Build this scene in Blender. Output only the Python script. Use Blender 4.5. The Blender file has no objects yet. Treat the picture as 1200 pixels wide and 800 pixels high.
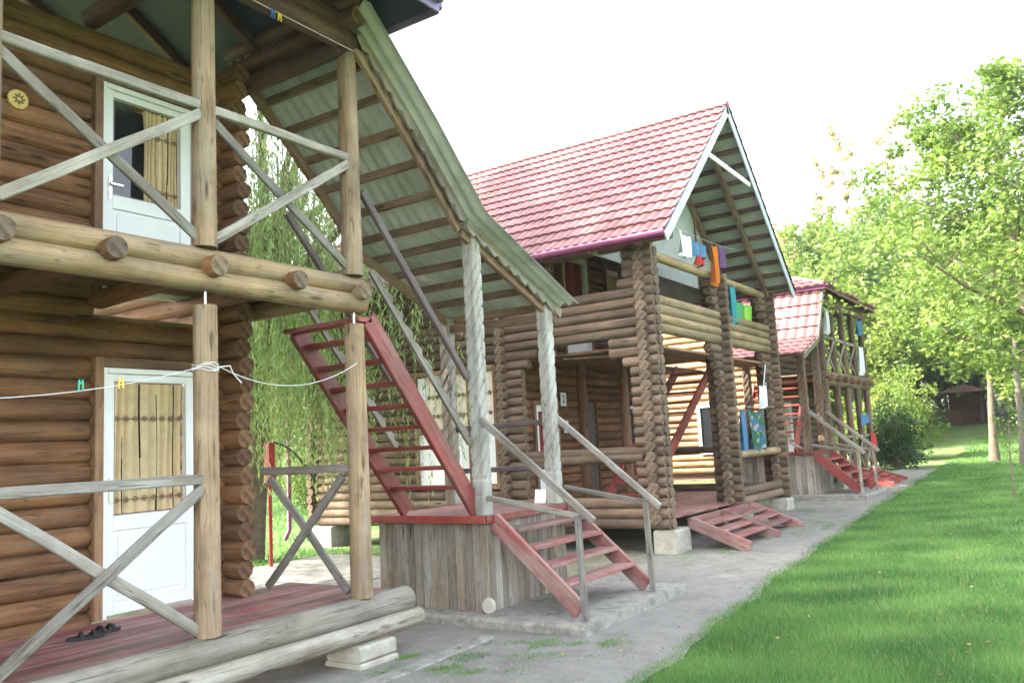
import bpy, math, random
import numpy as np
from mathutils import Vector, Matrix
random.seed(7); RNG = np.random.default_rng(11)
S = bpy.context.scene
COL = S.collection
RAD = math.radians
HAZE = 0.0006
G0 = 1.7                                    # eye height; z in the layout is measured from the ground by the first cabin

# ------------------------------------------------------------------ camera
yaw, pitch, roll, F = 0.5877, 0.12265, -0.05273, 987.45
cy, sy, cp, sp = math.cos(yaw), math.sin(yaw), math.cos(pitch), math.sin(pitch)
fwd = Vector((-sy*cp, cy*cp, sp)); rt = Vector((cy, sy, 0)); up = rt.cross(fwd)
cr, sr = math.cos(roll), math.sin(roll)
r2 = rt*cr + up*sr; u2 = -rt*sr + up*cr
cam = bpy.data.cameras.new('camera'); camo = bpy.data.objects.new('camera', cam); COL.objects.link(camo)
camo.matrix_world = Matrix(((r2.x, u2.x, -fwd.x, 0), (r2.y, u2.y, -fwd.y, 0), (r2.z, u2.z, -fwd.z, G0), (0, 0, 0, 1)))
cam.sensor_width = 36; cam.lens = F/1200*36; cam.clip_end = 900; cam.clip_start = 0.05
S.camera = camo
# ------------------------------------------------------------------ sky and sun
SUN = Vector((-0.80, -0.60, 0)).normalized(); EL = RAD(37)
w = bpy.data.worlds.new("World"); S.world = w; w.use_nodes = True
nt = w.node_tree; bg = nt.nodes['Background']
sky = nt.nodes.new('ShaderNodeTexSky'); sky.sky_type = 'NISHITA'; sky.sun_disc = False
sky.sun_elevation = EL; sky.sun_rotation = math.atan2(SUN.x, SUN.y)
sky.air_density = 1.0; sky.dust_density = 4.0; sky.ozone_density = 0.6; sky.altitude = 100
hs_ = nt.nodes.new('ShaderNodeHueSaturation'); hs_.inputs['Saturation'].default_value = 0.42
nt.links.new(sky.outputs[0], hs_.inputs['Color']); nt.links.new(hs_.outputs[0], bg.inputs[0]); bg.inputs[1].default_value = 0.15
sl = bpy.data.lights.new('sun', 'SUN'); sl.energy = 2.0; sl.angle = RAD(0.6); sl.color = (1.0, 0.93, 0.82)
so = bpy.data.objects.new('sun', sl); COL.objects.link(so)
so.rotation_euler = (Vector((SUN.x*math.cos(EL), SUN.y*math.cos(EL), math.sin(EL)))).to_track_quat('Z', 'Y').to_euler()
S.view_settings.view_transform = 'Standard'; S.view_settings.look = 'None'; S.view_settings.gamma = 1
S.view_settings.exposure = 3.25
S.cycles.max_bounces = 8; S.cycles.diffuse_bounces = 4; S.cycles.use_denoising = True
S.cycles.transparent_max_bounces = 6; S.cycles.sample_clamp_indirect = 8

# ------------------------------------------------------------------ materials
MATS = {}
def newmat(name):
    m = bpy.data.materials.new(name); m.use_nodes = True; MATS[name] = m
    return m, m.node_tree, m.node_tree.nodes['Principled BSDF']
def N(nt, t, **k):
    n = nt.nodes.new(t)
    for a, b in k.items():
        if a in n.inputs: n.inputs[a].default_value = b
        else: setattr(n, a, b)
    return n
def ramp(nt, src, stops):
    r = nt.nodes.new('ShaderNodeValToRGB'); e = r.color_ramp.elements
    while len(e) < len(stops): e.new(0.5)
    for i, (p, c) in enumerate(stops):
        e[i].position = p; e[i].color = (*c, 1) if len(c) == 3 else c
    nt.links.new(src, r.inputs[0]); return r
def mixc(nt, fac, a, b, bt='MIX'):
    m = nt.nodes.new('ShaderNodeMix'); m.data_type = 'RGBA'; m.blend_type = bt
    for sock, v in ((m.inputs[0], fac), (m.inputs[6], a), (m.inputs[7], b)):
        if hasattr(v, 'is_linked') or hasattr(v, 'links'): nt.links.new(v, sock)
        else: sock.default_value = (*v, 1) if isinstance(v, tuple) else v
    return m.outputs[2]
def bump(nt, h, p, strength=0.4, dist=0.01):
    b = nt.nodes.new('ShaderNodeBump'); b.inputs['Strength'].default_value = strength; b.inputs['Distance'].default_value = dist
    nt.links.new(h, b.inputs['Height']); nt.links.new(b.outputs[0], p.inputs['Normal'])
def wood(name, dark, mid, light, rough=0.75, weather=None, wamt=0.0, knots=True, bs=0.5):
    m, nt, p = newmat(name); L = nt.links.new
    gv = N(nt, 'ShaderNodeAttribute', attribute_name='gv'); tn = N(nt, 'ShaderNodeAttribute', attribute_name='tone')
    mp = N(nt, 'ShaderNodeMapping'); mp.inputs['Scale'].default_value = (1.4, 34, 34); L(gv.outputs['Vector'], mp.inputs[0])
    n1 = N(nt, 'ShaderNodeTexNoise', Scale=1.0, Detail=5.0, Roughness=0.65); L(mp.outputs[0], n1.inputs['Vector'])
    mp2 = N(nt, 'ShaderNodeMapping'); mp2.inputs['Scale'].default_value = (1.2, 6, 6); L(gv.outputs['Vector'], mp2.inputs[0])
    n2 = N(nt, 'ShaderNodeTexNoise', Scale=1.5, Detail=3.0); L(mp2.outputs[0], n2.inputs['Vector'])
    ad = N(nt, 'ShaderNodeMath', operation='MULTIPLY_ADD'); L(n1.outputs[0], ad.inputs[0]); ad.inputs[1].default_value = 0.6; 
    sc = N(nt, 'ShaderNodeMath', operation='MULTIPLY'); L(n2.outputs[0], sc.inputs[0]); sc.inputs[1].default_value = 0.5
    L(sc.outputs[0], ad.inputs[2])
    r = ramp(nt, ad.outputs[0], [(0.36, dark), (0.52, mid), (0.70, light)])
    c = r.outputs[0]
    if weather:
        mp3 = N(nt, 'ShaderNodeMapping'); mp3.inputs['Scale'].default_value = (0.9, 9, 9); L(gv.outputs['Vector'], mp3.inputs[0])
        n3 = N(nt, 'ShaderNodeTexNoise', Scale=1.2, Detail=6.0, Roughness=0.7); L(mp3.outputs[0], n3.inputs['Vector'])
        r3 = ramp(nt, n3.outputs[0], [(0.62-wamt*0.4, (0, 0, 0)), (0.80-wamt*0.4, (1, 1, 1))])
        c = mixc(nt, r3.outputs[0], c, weather)
    if knots:
        mk = N(nt, 'ShaderNodeMapping'); mk.inputs['Scale'].default_value = (1.7, 9, 9); L(gv.outputs['Vector'], mk.inputs[0])
        v = N(nt, 'ShaderNodeTexVoronoi', Scale=1.0); L(mk.outputs[0], v.inputs['Vector'])
        rk = ramp(nt, v.outputs['Distance'], [(0.06, (1, 1, 1)), (0.17, (0, 0, 0))])
        c = mixc(nt, rk.outputs[0], c, tuple(x*0.45 for x in dark))
    # long drying cracks
    mc = N(nt, 'ShaderNodeMapping'); mc.inputs['Scale'].default_value = (0.8, 16, 16); L(gv.outputs['Vector'], mc.inputs[0])
    vc = N(nt, 'ShaderNodeTexNoise', Scale=1.0, Detail=2.0); L(mc.outputs[0], vc.inputs['Vector'])
    rc = ramp(nt, vc.outputs[0], [(0.485, (0, 0, 0)), (0.5, (1, 1, 1)), (0.515, (0, 0, 0))])
    cm = N(nt, 'ShaderNodeMath', operation='MULTIPLY'); L(rc.outputs[0], cm.inputs[0]); cm.inputs[1].default_value = 0.75
    c = mixc(nt, cm.outputs[0], c, tuple(x*0.5 for x in dark))
    tc = N(nt, 'ShaderNodeTexCoord'); ns = N(nt, 'ShaderNodeTexNoise', Scale=1.7, Detail=7.0, Roughness=0.72); L(tc.outputs['Object'], ns.inputs['Vector'])
    rs_ = ramp(nt, ns.outputs[0], [(0.36, (.70, .69, .68)), (0.62, (1.1, 1.1, 1.1))]); c = mixc(nt, 1.0, c, rs_.outputs[0], 'MULTIPLY')
    mm = N(nt, 'ShaderNodeMapRange'); L(tn.outputs['Fac'], mm.inputs[0]); mm.inputs[3].default_value = 0.70; mm.inputs[4].default_value = 1.22
    hs = N(nt, 'ShaderNodeHueSaturation'); L(mm.outputs[0], hs.inputs['Value']); L(c, hs.inputs['Color'])
    L(hs.outputs[0], p.inputs['Base Color']); p.inputs['Roughness'].default_value = rough
    bump(nt, n1.outputs[0], p, bs, 0.006)
    return m
def endgrain(name, a, b):
    m, nt, p = newmat(name); L = nt.links.new
    gv = N(nt, 'ShaderNodeAttribute', attribute_name='gr'); tn = N(nt, 'ShaderNodeAttribute', attribute_name='tone')
    ln = N(nt, 'ShaderNodeVectorMath', operation='LENGTH'); L(gv.outputs['Vector'], ln.inputs[0])
    n1 = N(nt, 'ShaderNodeTexNoise', Scale=9.0, Detail=3.0); L(gv.outputs['Vector'], n1.inputs['Vector'])
    ma = N(nt, 'ShaderNodeMath', operation='MULTIPLY_ADD'); L(ln.outputs['Value'], ma.inputs[0]); ma.inputs[1].default_value = 620
    m2 = N(nt, 'ShaderNodeMath', operation='MULTIPLY'); L(n1.outputs[0], m2.inputs[0]); m2.inputs[1].default_value = 6; L(m2.outputs[0], ma.inputs[2])
    sn = N(nt, 'ShaderNodeMath', operation='SINE'); L(ma.outputs[0], sn.inputs[0])
    r = ramp(nt, sn.outputs[0], [(0.0, a), (1.0, b)])
    n2 = N(nt, 'ShaderNodeTexNoise', Scale=14.0, Detail=4.0); L(gv.outputs['Vector'], n2.inputs['Vector'])
    r2_ = ramp(nt, n2.outputs[0], [(0.4, (0, 0, 0)), (0.65, (1, 1, 1))])
    c = mixc(nt, r2_.outputs[0], r.outputs[0], tuple(x*0.45 for x in a))
    mm = N(nt, 'ShaderNodeMapRange'); L(tn.outputs['Fac'], mm.inputs[0]); mm.inputs[3].default_value = 0.7; mm.inputs[4].default_value = 1.3
    hs = N(nt, 'ShaderNodeHueSaturation'); L(mm.outputs[0], hs.inputs['Value']); L(c, hs.inputs['Color'])
    L(hs.outputs[0], p.inputs['Base Color']); p.inputs['Roughness'].default_value = 0.85
    return m
def plain(name, col, rough=0.6, var=0.25, scale=6.0, metal=0.0, bs=0.15, dirt=None, trans=0.0, detail=5.0):
    m, nt, p = newmat(name); L = nt.links.new
    tc = N(nt, 'ShaderNodeTexCoord')
    n1 = N(nt, 'ShaderNodeTexNoise', Scale=scale, Detail=detail, Roughness=0.6); L(tc.outputs['Object'], n1.inputs['Vector'])
    r = ramp(nt, n1.outputs[0], [(0.3, tuple(x*(1-var) for x in col)), (0.7, tuple(min(1, x*(1+var)) for x in col))])
    c = r.outputs[0]
    if dirt:
        n2 = N(nt, 'ShaderNodeTexNoise', Scale=scale*0.4, Detail=8.0, Roughness=0.7); L(tc.outputs['Object'], n2.inputs['Vector'])
        rd = ramp(nt, n2.outputs[0], [(0.5, (0, 0, 0)), (0.66, (1, 1, 1))])
        c = mixc(nt, rd.outputs[0], c, dirt)
    L(c, p.inputs['Base Color']); p.inputs['Roughness'].default_value = rough; p.inputs['Metallic'].default_value = metal
    bump(nt, n1.outputs[0], p, bs, 0.004)
    if trans > 0:
        tr = N(nt, 'ShaderNodeBsdfTranslucent'); L(c, tr.inputs[0])
        mx = N(nt, 'ShaderNodeMixShader'); mx.inputs[0].default_value = trans
        L(p.outputs[0], mx.inputs[1]); L(tr.outputs[0], mx.inputs[2]); L(mx.outputs[0], nt.nodes['Material Output'].inputs[0])
    return m
def leafmat(name, c1, c2, trans=0.4):
    m, nt, p = newmat(name); L = nt.links.new
    tn = N(nt, 'ShaderNodeAttribute', attribute_name='tone')
    r = ramp(nt, tn.outputs['Fac'], [(0.0, c1), (1.0, c2)])
    L(r.outputs[0], p.inputs['Base Color']); p.inputs['Roughness'].default_value = 0.6
    tr = N(nt, 'ShaderNodeBsdfTranslucent'); L(r.outputs[0], tr.inputs[0])
    mx = N(nt, 'ShaderNodeMixShader'); mx.inputs[0].default_value = trans
    L(p.outputs[0], mx.inputs[1]); L(tr.outputs[0], mx.inputs[2]); L(mx.outputs[0], nt.nodes['Material Output'].inputs[0])
    return m

wood('log_brown', (.075, .030, .012), (.155, .070, .028), (.245, .120, .050), 0.8, (.18, .115, .068), 0.3, bs=.9)
wood('log_weathered', (.070, .040, .024), (.128, .078, .046), (.200, .132, .084), 0.85, (.17, .130, .097), 0.4, bs=.9)
wood('log_blond', (.14, .09, .042), (.245, .165, .078), (.34, .24, .125), 0.7, (.24, .195, .13), 0.4)
wood('log_post', (.14, .088, .045), (.235, .16, .088), (.32, .23, .14), 0.75, (.25, .205, .155), 0.35)
wood('log_honey', (.22, .12, .045), (.34, .20, .085), (.42, .27, .13), 0.65)
wood('log_grey', (.11, .09, .065), (.20, .18, .135), (.28, .26, .20), 0.85, (.30, .285, .245), 0.45)
wood('board_grey', (.10, .085, .065), (.18, .16, .128), (.26, .24, .20), 0.85, (.28, .265, .24), 0.5, knots=False)
wood('board_plank', (.15, .115, .075), (.215, .17, .12), (.29, .24, .18), 0.85, (.28, .265, .235), 0.5)
wood('post_pale', (.20, .185, .15), (.29, .275, .235), (.37, .36, .32), 0.85, (.38, .38, .36), 0.5, knots=False)
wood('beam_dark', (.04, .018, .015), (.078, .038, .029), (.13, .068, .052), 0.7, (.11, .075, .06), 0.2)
wood('beam_brown', (.12, .07, .042), (.20, .125, .08), (.29, .19, .125), 0.75, (.26, .19, .14), 0.3)
wood('board_trim', (.13, .065, .032), (.22, .12, .062), (.30, .175, .095), 0.7, knots=False)
wood('rail_dark', (.06, .045, .045), (.10, .075, .075), (.15, .12, .12), 0.7, (.24, .20, .2), 0.2, knots=False)
wood('red_paint', (.20, .024, .020), (.28, .038, .030), (.33, .055, .042), 0.5, (.24, .11, .09), 0.35, knots=False, bs=0.25)
wood('red_paint_worn', (.24, .05, .05), (.25, .055, .053), (.30, .085, .08), 0.6, (.27, .175, .15), 0.6, knots=False, bs=0.25)
endgrain('end_brown', (.17, .09, .045), (.24, .135, .07))
endgrain('end_grey', (.14, .098, .062), (.20, .145, .095))
plain('white_upvc', (.74, .755, .76), 0.3, 0.03, 3, bs=0.02)
plain('glass_dark', (.02, .022, .025), 0.05, 0.1, 2, bs=0.0)
plain('curtain', (.62, .49, .29), 0.8, 0.12, 12, trans=0.15)
plain('curtain_lace', (.72, .64, .52), 0.8, 0.12, 12)
plain('ornament', (.13, .075, .04), 0.7, 0.2, 30)
plain('curtain_red', (.22, .02, .025), 0.7, 0.2, 12)
plain('gasket', (.25, .26, .27), 0.5, 0.1)
plain('chrome', (.5, .5, .5), 0.25, 0.05, metal=1.0)
plain('concrete', (.24, .23, .20), 0.9, 0.22, 14, bs=0.5, dirt=(.12, .118, .095), detail=9)
plain('concrete_block', (.34, .325, .27), 0.9, 0.2, 12, bs=0.5, dirt=(.27, .25, .2), detail=9)
plain('path_mat', (.185, .176, .155), 0.92, 0.16, 5, bs=0.5, dirt=(.135, .123, .098), detail=12)
plain('earth', (.16, .145, .11), 0.95, 0.35, 5, bs=0.9, dirt=(.10, .15, .045), detail=10)
plain('ground_mat', (.085, .15, .035), 0.95, 0.35, 1.3, bs=0.9, dirt=(.15, .17, .05), detail=10)
plain('tile_red', (.155, .064, .064), 0.65, 0.18, 2, bs=0.05, dirt=(.22, .11, .105))
plain('metal_purple', (.20, .05, .12), 0.35, 0.1, 3, bs=0.03)
plain('eave_purple', (.13, .10, .20), 0.45, 0.15, 3, bs=0.03)
plain('sheath_dark', (.012, .017, .030), 0.6, 0.15, 2, bs=0.05)
plain('sheath_grey', (.34, .37, .35), 0.8, 0.15, 3, bs=0.1, dirt=(.24, .26, .24))
plain('roof_green', (.43, .46, .40), 0.6, 0.12, 4, bs=0.08, dirt=(.32, .34, .28), trans=0.35)
plain('barge_paint', (.42, .47, .52), 0.6, 0.12, 5, bs=0.1)
plain('rope', (.62, .64, .66), 0.8, 0.1, 30)
plain('black_rubber', (.012, .012, .013), 0.55, 0.2, 30)
plain('pin_blue', (.02, .16, .45), 0.4, 0.05); plain('pin_yellow', (.75, .55, .03), 0.4, 0.05); plain('pin_green', (.02, .40, .25), 0.4, 0.05)
plain('cloth_white', (.75, .78, .82), 0.85, 0.06, 8, trans=0.2); plain('cloth_blue', (.07, .20, .36), 0.85, 0.15, 8, trans=0.2)
plain('cloth_red', (.50, .05, .05), 0.85, 0.1, 8, trans=0.2); plain('cloth_orange', (.55, .17, .02), 0.85, 0.1, 8, trans=0.2)
plain('cloth_purple', (.12, .06, .16), 0.85, 0.3, 8, trans=0.1); plain('cloth_turquoise', (.03, .26, .30), 0.8, 0.1, 8, trans=0.2)
plain('plastic_green', (.03, .27, .12), 0.4, 0.05, 3); plain('plastic_lime', (.17, .42, .04), 0.4, 0.05, 3)
plain('paint_red', (.28, .015, .012), 0.4, 0.08, 5); plain('black_hose', (.012, .012, .012), 0.4, 0.1)
plain('paper', (.72, .74, .76), 0.7, 0.04); plain('ink', (.03, .03, .04), 0.7, 0.05)
plain('plate_paint', (.55, .42, .12), 0.5, 0.25, 40); plain('white_stone', (.42, .40, .34), 0.8, 0.1, 20)
plain('bark', (.14, .105, .075), 0.95, 0.35, 9, bs=1.0); plain('bark_pale', (.12, .105, .085), 0.9, 0.3, 7, bs=0.8)
leafmat('leaf_green', (.06, .13, .018), (.20, .29, .045), 0.45); leafmat('leaf_light', (.10, .185, .028), (.28, .35, .065), 0.5)
leafmat('leaf_yellow', (.28, .26, .09), (.50, .42, .18), 0.5); leafmat('leaf_dark', (.02, .055, .016), (.07, .13, .035))
leafmat('leaf_willow', (.14, .24, .06), (.38, .48, .17), 0.5); leafmat('leaf_conifer', (.03, .065, .035), (.07, .13, .07), 0.2)
leafmat('grass_blade', (.055, .16, .032), (.175, .34, .08), 0.4)
g_ = MATS['grass_blade'].node_tree.nodes; [n_ for n_ in g_ if n_.type == 'VALTORGB'][0].color_ramp.elements.new(.9).color = (.175, .34, .08, 1); [n_ for n_ in g_ if n_.type == 'VALTORGB'][0].color_ramp.elements[-1].color = (.33, .31, .13, 1)
# towel with a painted landscape-like pattern of green and blue patches
m, nt, p = newmat('cloth_pattern'); tc = N(nt, 'ShaderNodeTexCoord'); vv = N(nt, 'ShaderNodeTexVoronoi', Scale=13.0)
nt.links.new(tc.outputs['Object'], vv.inputs['Vector'])
sx_ = N(nt, 'ShaderNodeSeparateColor'); nt.links.new(vv.outputs['Color'], sx_.inputs[0])
rr = ramp(nt, sx_.outputs[0], [(0.0, (.02, .09, .04)), (.35, (.05, .16, .05)), (.55, (.03, .10, .19)), (.8, (.22, .24, .27)), (.95, (.14, .07, .11))])
rr.color_ramp.interpolation = 'CONSTANT'; nt.links.new(rr.outputs[0], p.inputs['Base Color']); p.inputs['Roughness'].default_value = 0.85

# ------------------------------------------------------------------ mesh builder
class MB:
    def __init__(s): s.v = []; s.f = []; s.mi = []; s.sm = []; s.gv = []; s.gr = []; s.tn = []
    def add(s, vs, fs, mi=0, smooth=False, gv=None, tone=None, gr=None):
        b = len(s.v); s.v += [tuple(v) for v in vs]
        s.f += [tuple(i+b for i in f) for f in fs]; s.mi += ([mi]*len(fs) if isinstance(mi, int) else list(mi)); s.sm += ([smooth]*len(fs) if isinstance(smooth, bool) else list(smooth))
        if gv is None: gv = vs
        s.gv += [tuple(g) for g in gv]; s.gr += [tuple(g) for g in (gr or gv)]
        s.tn += [random.random() if tone is None else tone]*len(vs) if not isinstance(tone, list) else tone
    def tube(s, pts, rads, seg=12, mi=0, cap=None, wob=0.0, tone=None, caps=True, smooth=True, flat=1.0):
        """round log / pole / limb along pts; cap = material slot of the cut ends"""
        pts = [Vector(p) for p in pts]; n = len(pts)
        tone = random.random() if tone is None else tone
        t = (pts[-1]-pts[0]).normalized(); a = Vector((0, 0, 1)) if abs(t.z) < .9 else Vector((0, 1, 0))
        vs, gv, gr = [], [], []; ox, oy, oz = (random.uniform(0, 50) for _ in range(3)); d = 0
        ph = [random.uniform(0, 6.28) for _ in range(4)]
        for i, p in enumerate(pts):
            tt = (pts[min(i+1, n-1)]-pts[max(i-1, 0)]).normalized()
            u = a.cross(tt).normalized(); w_ = tt.cross(u)
            if i: d += (p-pts[i-1]).length
            for k in range(seg):
                an = 2*math.pi*k/seg
                r = rads[i]*(1+wob*(.5*math.sin(2*an+ph[0]+d*1.3)+.35*math.sin(3*an+ph[1]-d*2.1)+.4*math.sin(d*3+ph[2])+random.uniform(-.2, .2)))
                q = (u*math.cos(an)*flat+w_*math.sin(an))*r
                vs.append(p+q); gv.append((ox+d, oy+math.cos(an)*rads[i], oz+math.sin(an)*rads[i])); gr.append((0, math.cos(an)*r, math.sin(an)*r))
        fs = []; mm = []; ss = []
        for i in range(n-1):
            for k in range(seg):
                k2 = (k+1) % seg
                fs.append((i*seg+k, i*seg+k2, (i+1)*seg+k2, (i+1)*seg+k)); mm.append(mi); ss.append(smooth)
        s.add(vs, fs, mm, ss, gv, tone, gr)
        if caps:
            c = mi if cap is None else cap
            for e, sgn in ((0, -1), (n-1, 1)):
                ring = vs[e*seg:(e+1)*seg]; g = gr[e*seg:(e+1)*seg]
                g2 = [(ox, q[1]+oy*.01, q[2]) for q in g]
                cc = sum((Vector(q) for q in ring), Vector())/seg
                v2 = list(ring)+[cc]; gg = list(g)+[(0, 0, 0)]
                s.add(v2, [((k+1) % seg, k, seg) if sgn < 0 else (k, (k+1) % seg, seg) for k in range(seg)], c, False, gg, tone, gg)
    def log(s, p0, p1, r, seg=12, mi=0, cap=1, wob=0.05, step=0.5, tone=None, taper=0.06):
        p0, p1 = Vector(p0), Vector(p1); L = (p1-p0).length; n = max(2, int(L/step)+1)
        t = random.uniform(-taper, taper)
        # rounded shoulder at both cut ends
        fr = [0, min(.012/L, .2)]+[i/n for i in range(1, n)]+[1-min(.012/L, .2), 1]
        rd = [r*(1+t*(f-.5))*(0.93 if i in (0, len(fr)-1) else 1) for i, f in enumerate(fr)]
        s.tube([p0.lerp(p1, f) for f in fr], rd, seg, mi, cap, wob, tone)
    def beam(s, p0, p1, wd, ht, mi=0, upv=(0, 0, 1), ch=0.008, tone=None, warp=0.0, n=1):
        """sawn board with chamfered edges between two points; ht along upv"""
        p0, p1 = Vector(p0), Vector(p1); t = (p1-p0).normalized(); upv = Vector(upv)
        sd = t.cross(upv)
        if sd.length < 1e-4: sd = t.cross(Vector((0, 1, 0)))
        sd.normalize(); u = sd.cross(t).normalized(); a, b = wd/2, ht/2; ch = min(ch, a*.4, b*.4)
        cs = [(-a+ch, -b), (a-ch, -b), (a, -b+ch), (a, b-ch), (a-ch, b), (-a+ch, b), (-a, b-ch), (-a, -b+ch)]
        tone = random.random() if tone is None else tone
        ox, oy, oz = (random.uniform(0, 50) for _ in range(3)); L = (p1-p0).length
        vs, gv = [], []
        for i in range(n+1):
            f = i/n; jit = (sd*random.uniform(-1, 1)+u*random.uniform(-1, 1))*warp
            for x, y in cs: vs.append(p0.lerp(p1, f)+sd*x+u*y+jit); gv.append((ox+f*L, oy+x, oz+y))
        fs = [(i*8+k, i*8+(k+1) % 8, (i+1)*8+(k+1) % 8, (i+1)*8+k) for i in range(n) for k in range(8)]
        fs += [tuple(range(7, -1, -1)), tuple(n*8+k for k in range(8))]
        s.add(vs, fs, mi, False, gv, tone)
    def box(s, a, b, mi=0, ch=0.006, tone=None):
        a, b = Vector(a), Vector(b); L = [abs(b[i]-a[i]) for i in range(3)]; k = L.index(max(L)); c = (a+b)/2
        d = Vector((0, 0, 0)); d[k] = L[k]/2
        ux = Vector((0, 0, 1)) if k != 2 else Vector((0, 1, 0)); j = 2 if k != 2 else 1
        s.beam(c-d, c+d, L[3-k-j], L[j], mi, ux, ch, tone)
    def quad(s, a, b, c, d, mi=0, tone=None): s.add([a, b, c, d], [(0, 1, 2, 3)], mi, False, None, tone)
    def slab(s, pts, nrm, th, mi=0, tone=None):
        n = len(pts); nrm = Vector(nrm)*th; v = [Vector(p) for p in pts]
        s.add(v+[p+nrm for p in v], [tuple(range(n-1, -1, -1)), tuple(range(n, 2*n))]+[(i, (i+1) % n, n+(i+1) % n, n+i) for i in range(n)], mi, False, None, tone)
    def build(s, name, mats, parent=None):
        me = bpy.data.meshes.new(name); v = np.array(s.v, dtype=np.float64)
        r = parent
        while r is not None and r.parent is not None: r = r.parent
        if r is not None: base = np.array(r['base'])
        else: lo, hi = v.min(0), v.max(0); base = np.array([(lo[0]+hi[0])/2, (lo[1]+hi[1])/2, lo[2]])
        me.from_pydata((v-base).tolist(), [], s.f)
        for mt in ([mats] if isinstance(mats, str) else mats): me.materials.append(MATS[mt])
        me.polygons.foreach_set('material_index', s.mi); me.polygons.foreach_set('use_smooth', s.sm)
        for nm, dat in (('gv', s.gv), ('gr', s.gr)):
            at = me.attributes.new(nm, 'FLOAT_VECTOR', 'POINT'); at.data.foreach_set('vector', np.array(dat, dtype=np.float32).ravel())
        at = me.attributes.new('tone', 'FLOAT', 'POINT'); at.data.foreach_set('value', np.array(s.tn, dtype=np.float32))
        me.update(); o = bpy.data.objects.new(name, me); COL.objects.link(o)
        if r is None: o.location = base
        else: o.parent = parent
        return o
def thing(name, label, cat, base, group=None):
    o = bpy.data.objects.new(name, None); COL.objects.link(o); o.location = base; o['base'] = list(base)
    o.empty_display_size = .2; return tag(o, label, cat, group)
def tag(o, label, cat, group=None, kind=None):
    if label: o['label'] = label; o['category'] = cat
    if group: o['group'] = group
    if kind: o['kind'] = kind
    return o
def struct(o, nm=None): o['kind'] = 'structure'; return o

def gz(Y):                                   # the ground climbs gently beyond the second cabin
    return 0.0 if Y < 12 else 0.02*(Y-12)+0.052*max(0, min(Y, 80)-34)
def gzn(y): return np.where(y < 12, 0, .02*(y-12))+.052*np.clip(y-34, 0, 46)
V = Vector
WALL = ['log_brown', 'end_brown']; WALLG = ['log_weathered', 'end_grey']

def wall_logs(axis, c, a0, a1, z0, z1, r, opens=(), half=0.0, jit=0.03, ends=None, seg=10, step=0.7):
    """stack of round logs along axis at constant c; opens = (a, b, zlo, zhi) left free"""
    mb = MB(); pitch_ = r*1.83; z = z0+r+half*pitch_
    while z < z1:
        cuts = sorted((o[0], o[1]) for o in opens if o[2]-r*.5 < z < o[3]+r*.3); s = a0+random.uniform(-jit, jit); e = a1+random.uniform(-jit, jit)
        if ends: s, e = ends(z, s, e)
        segs = []
        for a, b in cuts:
            if a > s: segs.append((s, a))
            s = max(s, b)
        if e > s: segs.append((s, e))
        tone = random.random()
        for a, b in segs:
            if b-a < .05: continue
            P = (lambda q: V((c, q, z))) if axis == 'Y' else (lambda q: V((q, c, z)))
            mb.log(P(a), P(b), r*(.97+.07*((tone*7.3) % 1)), seg, 0, 1, 0.05, step, tone)
        z += pitch_
    return mb

# ------------------------------------------------------------------ ground
def sheet(name, xs, ys, zf, mat, skip=None):
    mb = MB(); vs = [(x, y, zf(x, y)) for y in ys for x in xs]; nx = len(xs)
    fs = [(j*nx+i, j*nx+i+1, (j+1)*nx+i+1, (j+1)*nx+i) for j in range(len(ys)-1) for i in range(nx-1)]
    mb.add(vs, fs, 0, True); return mb.build(name, mat)
gy = [-60, -30, -10, 0, 5, 10, 12, 15, 20, 25, 30, 34, 40, 50, 60, 75, 90, 120, 150, 180]
struct(sheet('ground', [-140, -100, -80, -50, -30, -20, -15, -10, -6, -3, 0, 4, 8, 15, 30, 60, 100], gy, lambda x, y: gz(y)-.03, 'ground_mat'))
EDGE = [(-5, -2.5), (0, -2.7), (4, -2.80), (5.5, -2.84), (7, -2.92), (9.9, -3.22), (12, -3.36), (14.2, -3.45), (18, -3.62), (22, -3.70), (26, -3.77), (29, -3.85)]
def edge(Y): return float(np.interp(Y, [e[0] for e in EDGE], [e[1] for e in EDGE]))
mb = MB(); ys = [-4+i*.12 for i in range(275)]; vs = []; fs = []
for j, y in enumerate(ys):
    ex = edge(y)+.04*math.sin(y*2.3)+.02*math.sin(y*7.1+1)+.05
    z = gz(y)
    xl = -5.6 if y < 18.6 else (-5.4 if y < 26 else -4.9)
    for i in range(6): vs.append((xl+(ex-xl)*i/5, y, z+(.0 if i == 5 else .008)))
    if j: fs += [((j-1)*6+i, (j-1)*6+i+1, j*6+i+1, j*6+i) for i in range(5)]
mb.add(vs, fs, 0, True); struct(mb.build('path', 'path_mat'))
struct(sheet('yard', [-9.5, -8, -6.5, -5.3, -4.4], [-3, 2, 5, 8, 10, 12, 15, 18.5, 22], lambda x, y: gz(y)-.010, 'earth'))
# paving slabs between the first two cabins
mb = MB()
for (a, b, c, d) in ((-10.9, 6.1, -8.1, 8.0), (-10.9, 8.06, -8.1, 10.4), (-8.04, 6.0, -6.5, 8.9)):
    mb.box((a, b, -.08), (c, d, .035), 0, .01)
struct(mb.build('paving', 'concrete'))
# kerb strip beside the cabin pier
mb = MB(); mb.beam((-4.52, 3.6, .0), (-4.62, 6.3, .0), .16, .05, 0, ch=.02, warp=.01, n=5); struct(mb.build('kerb', 'concrete'))

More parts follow.
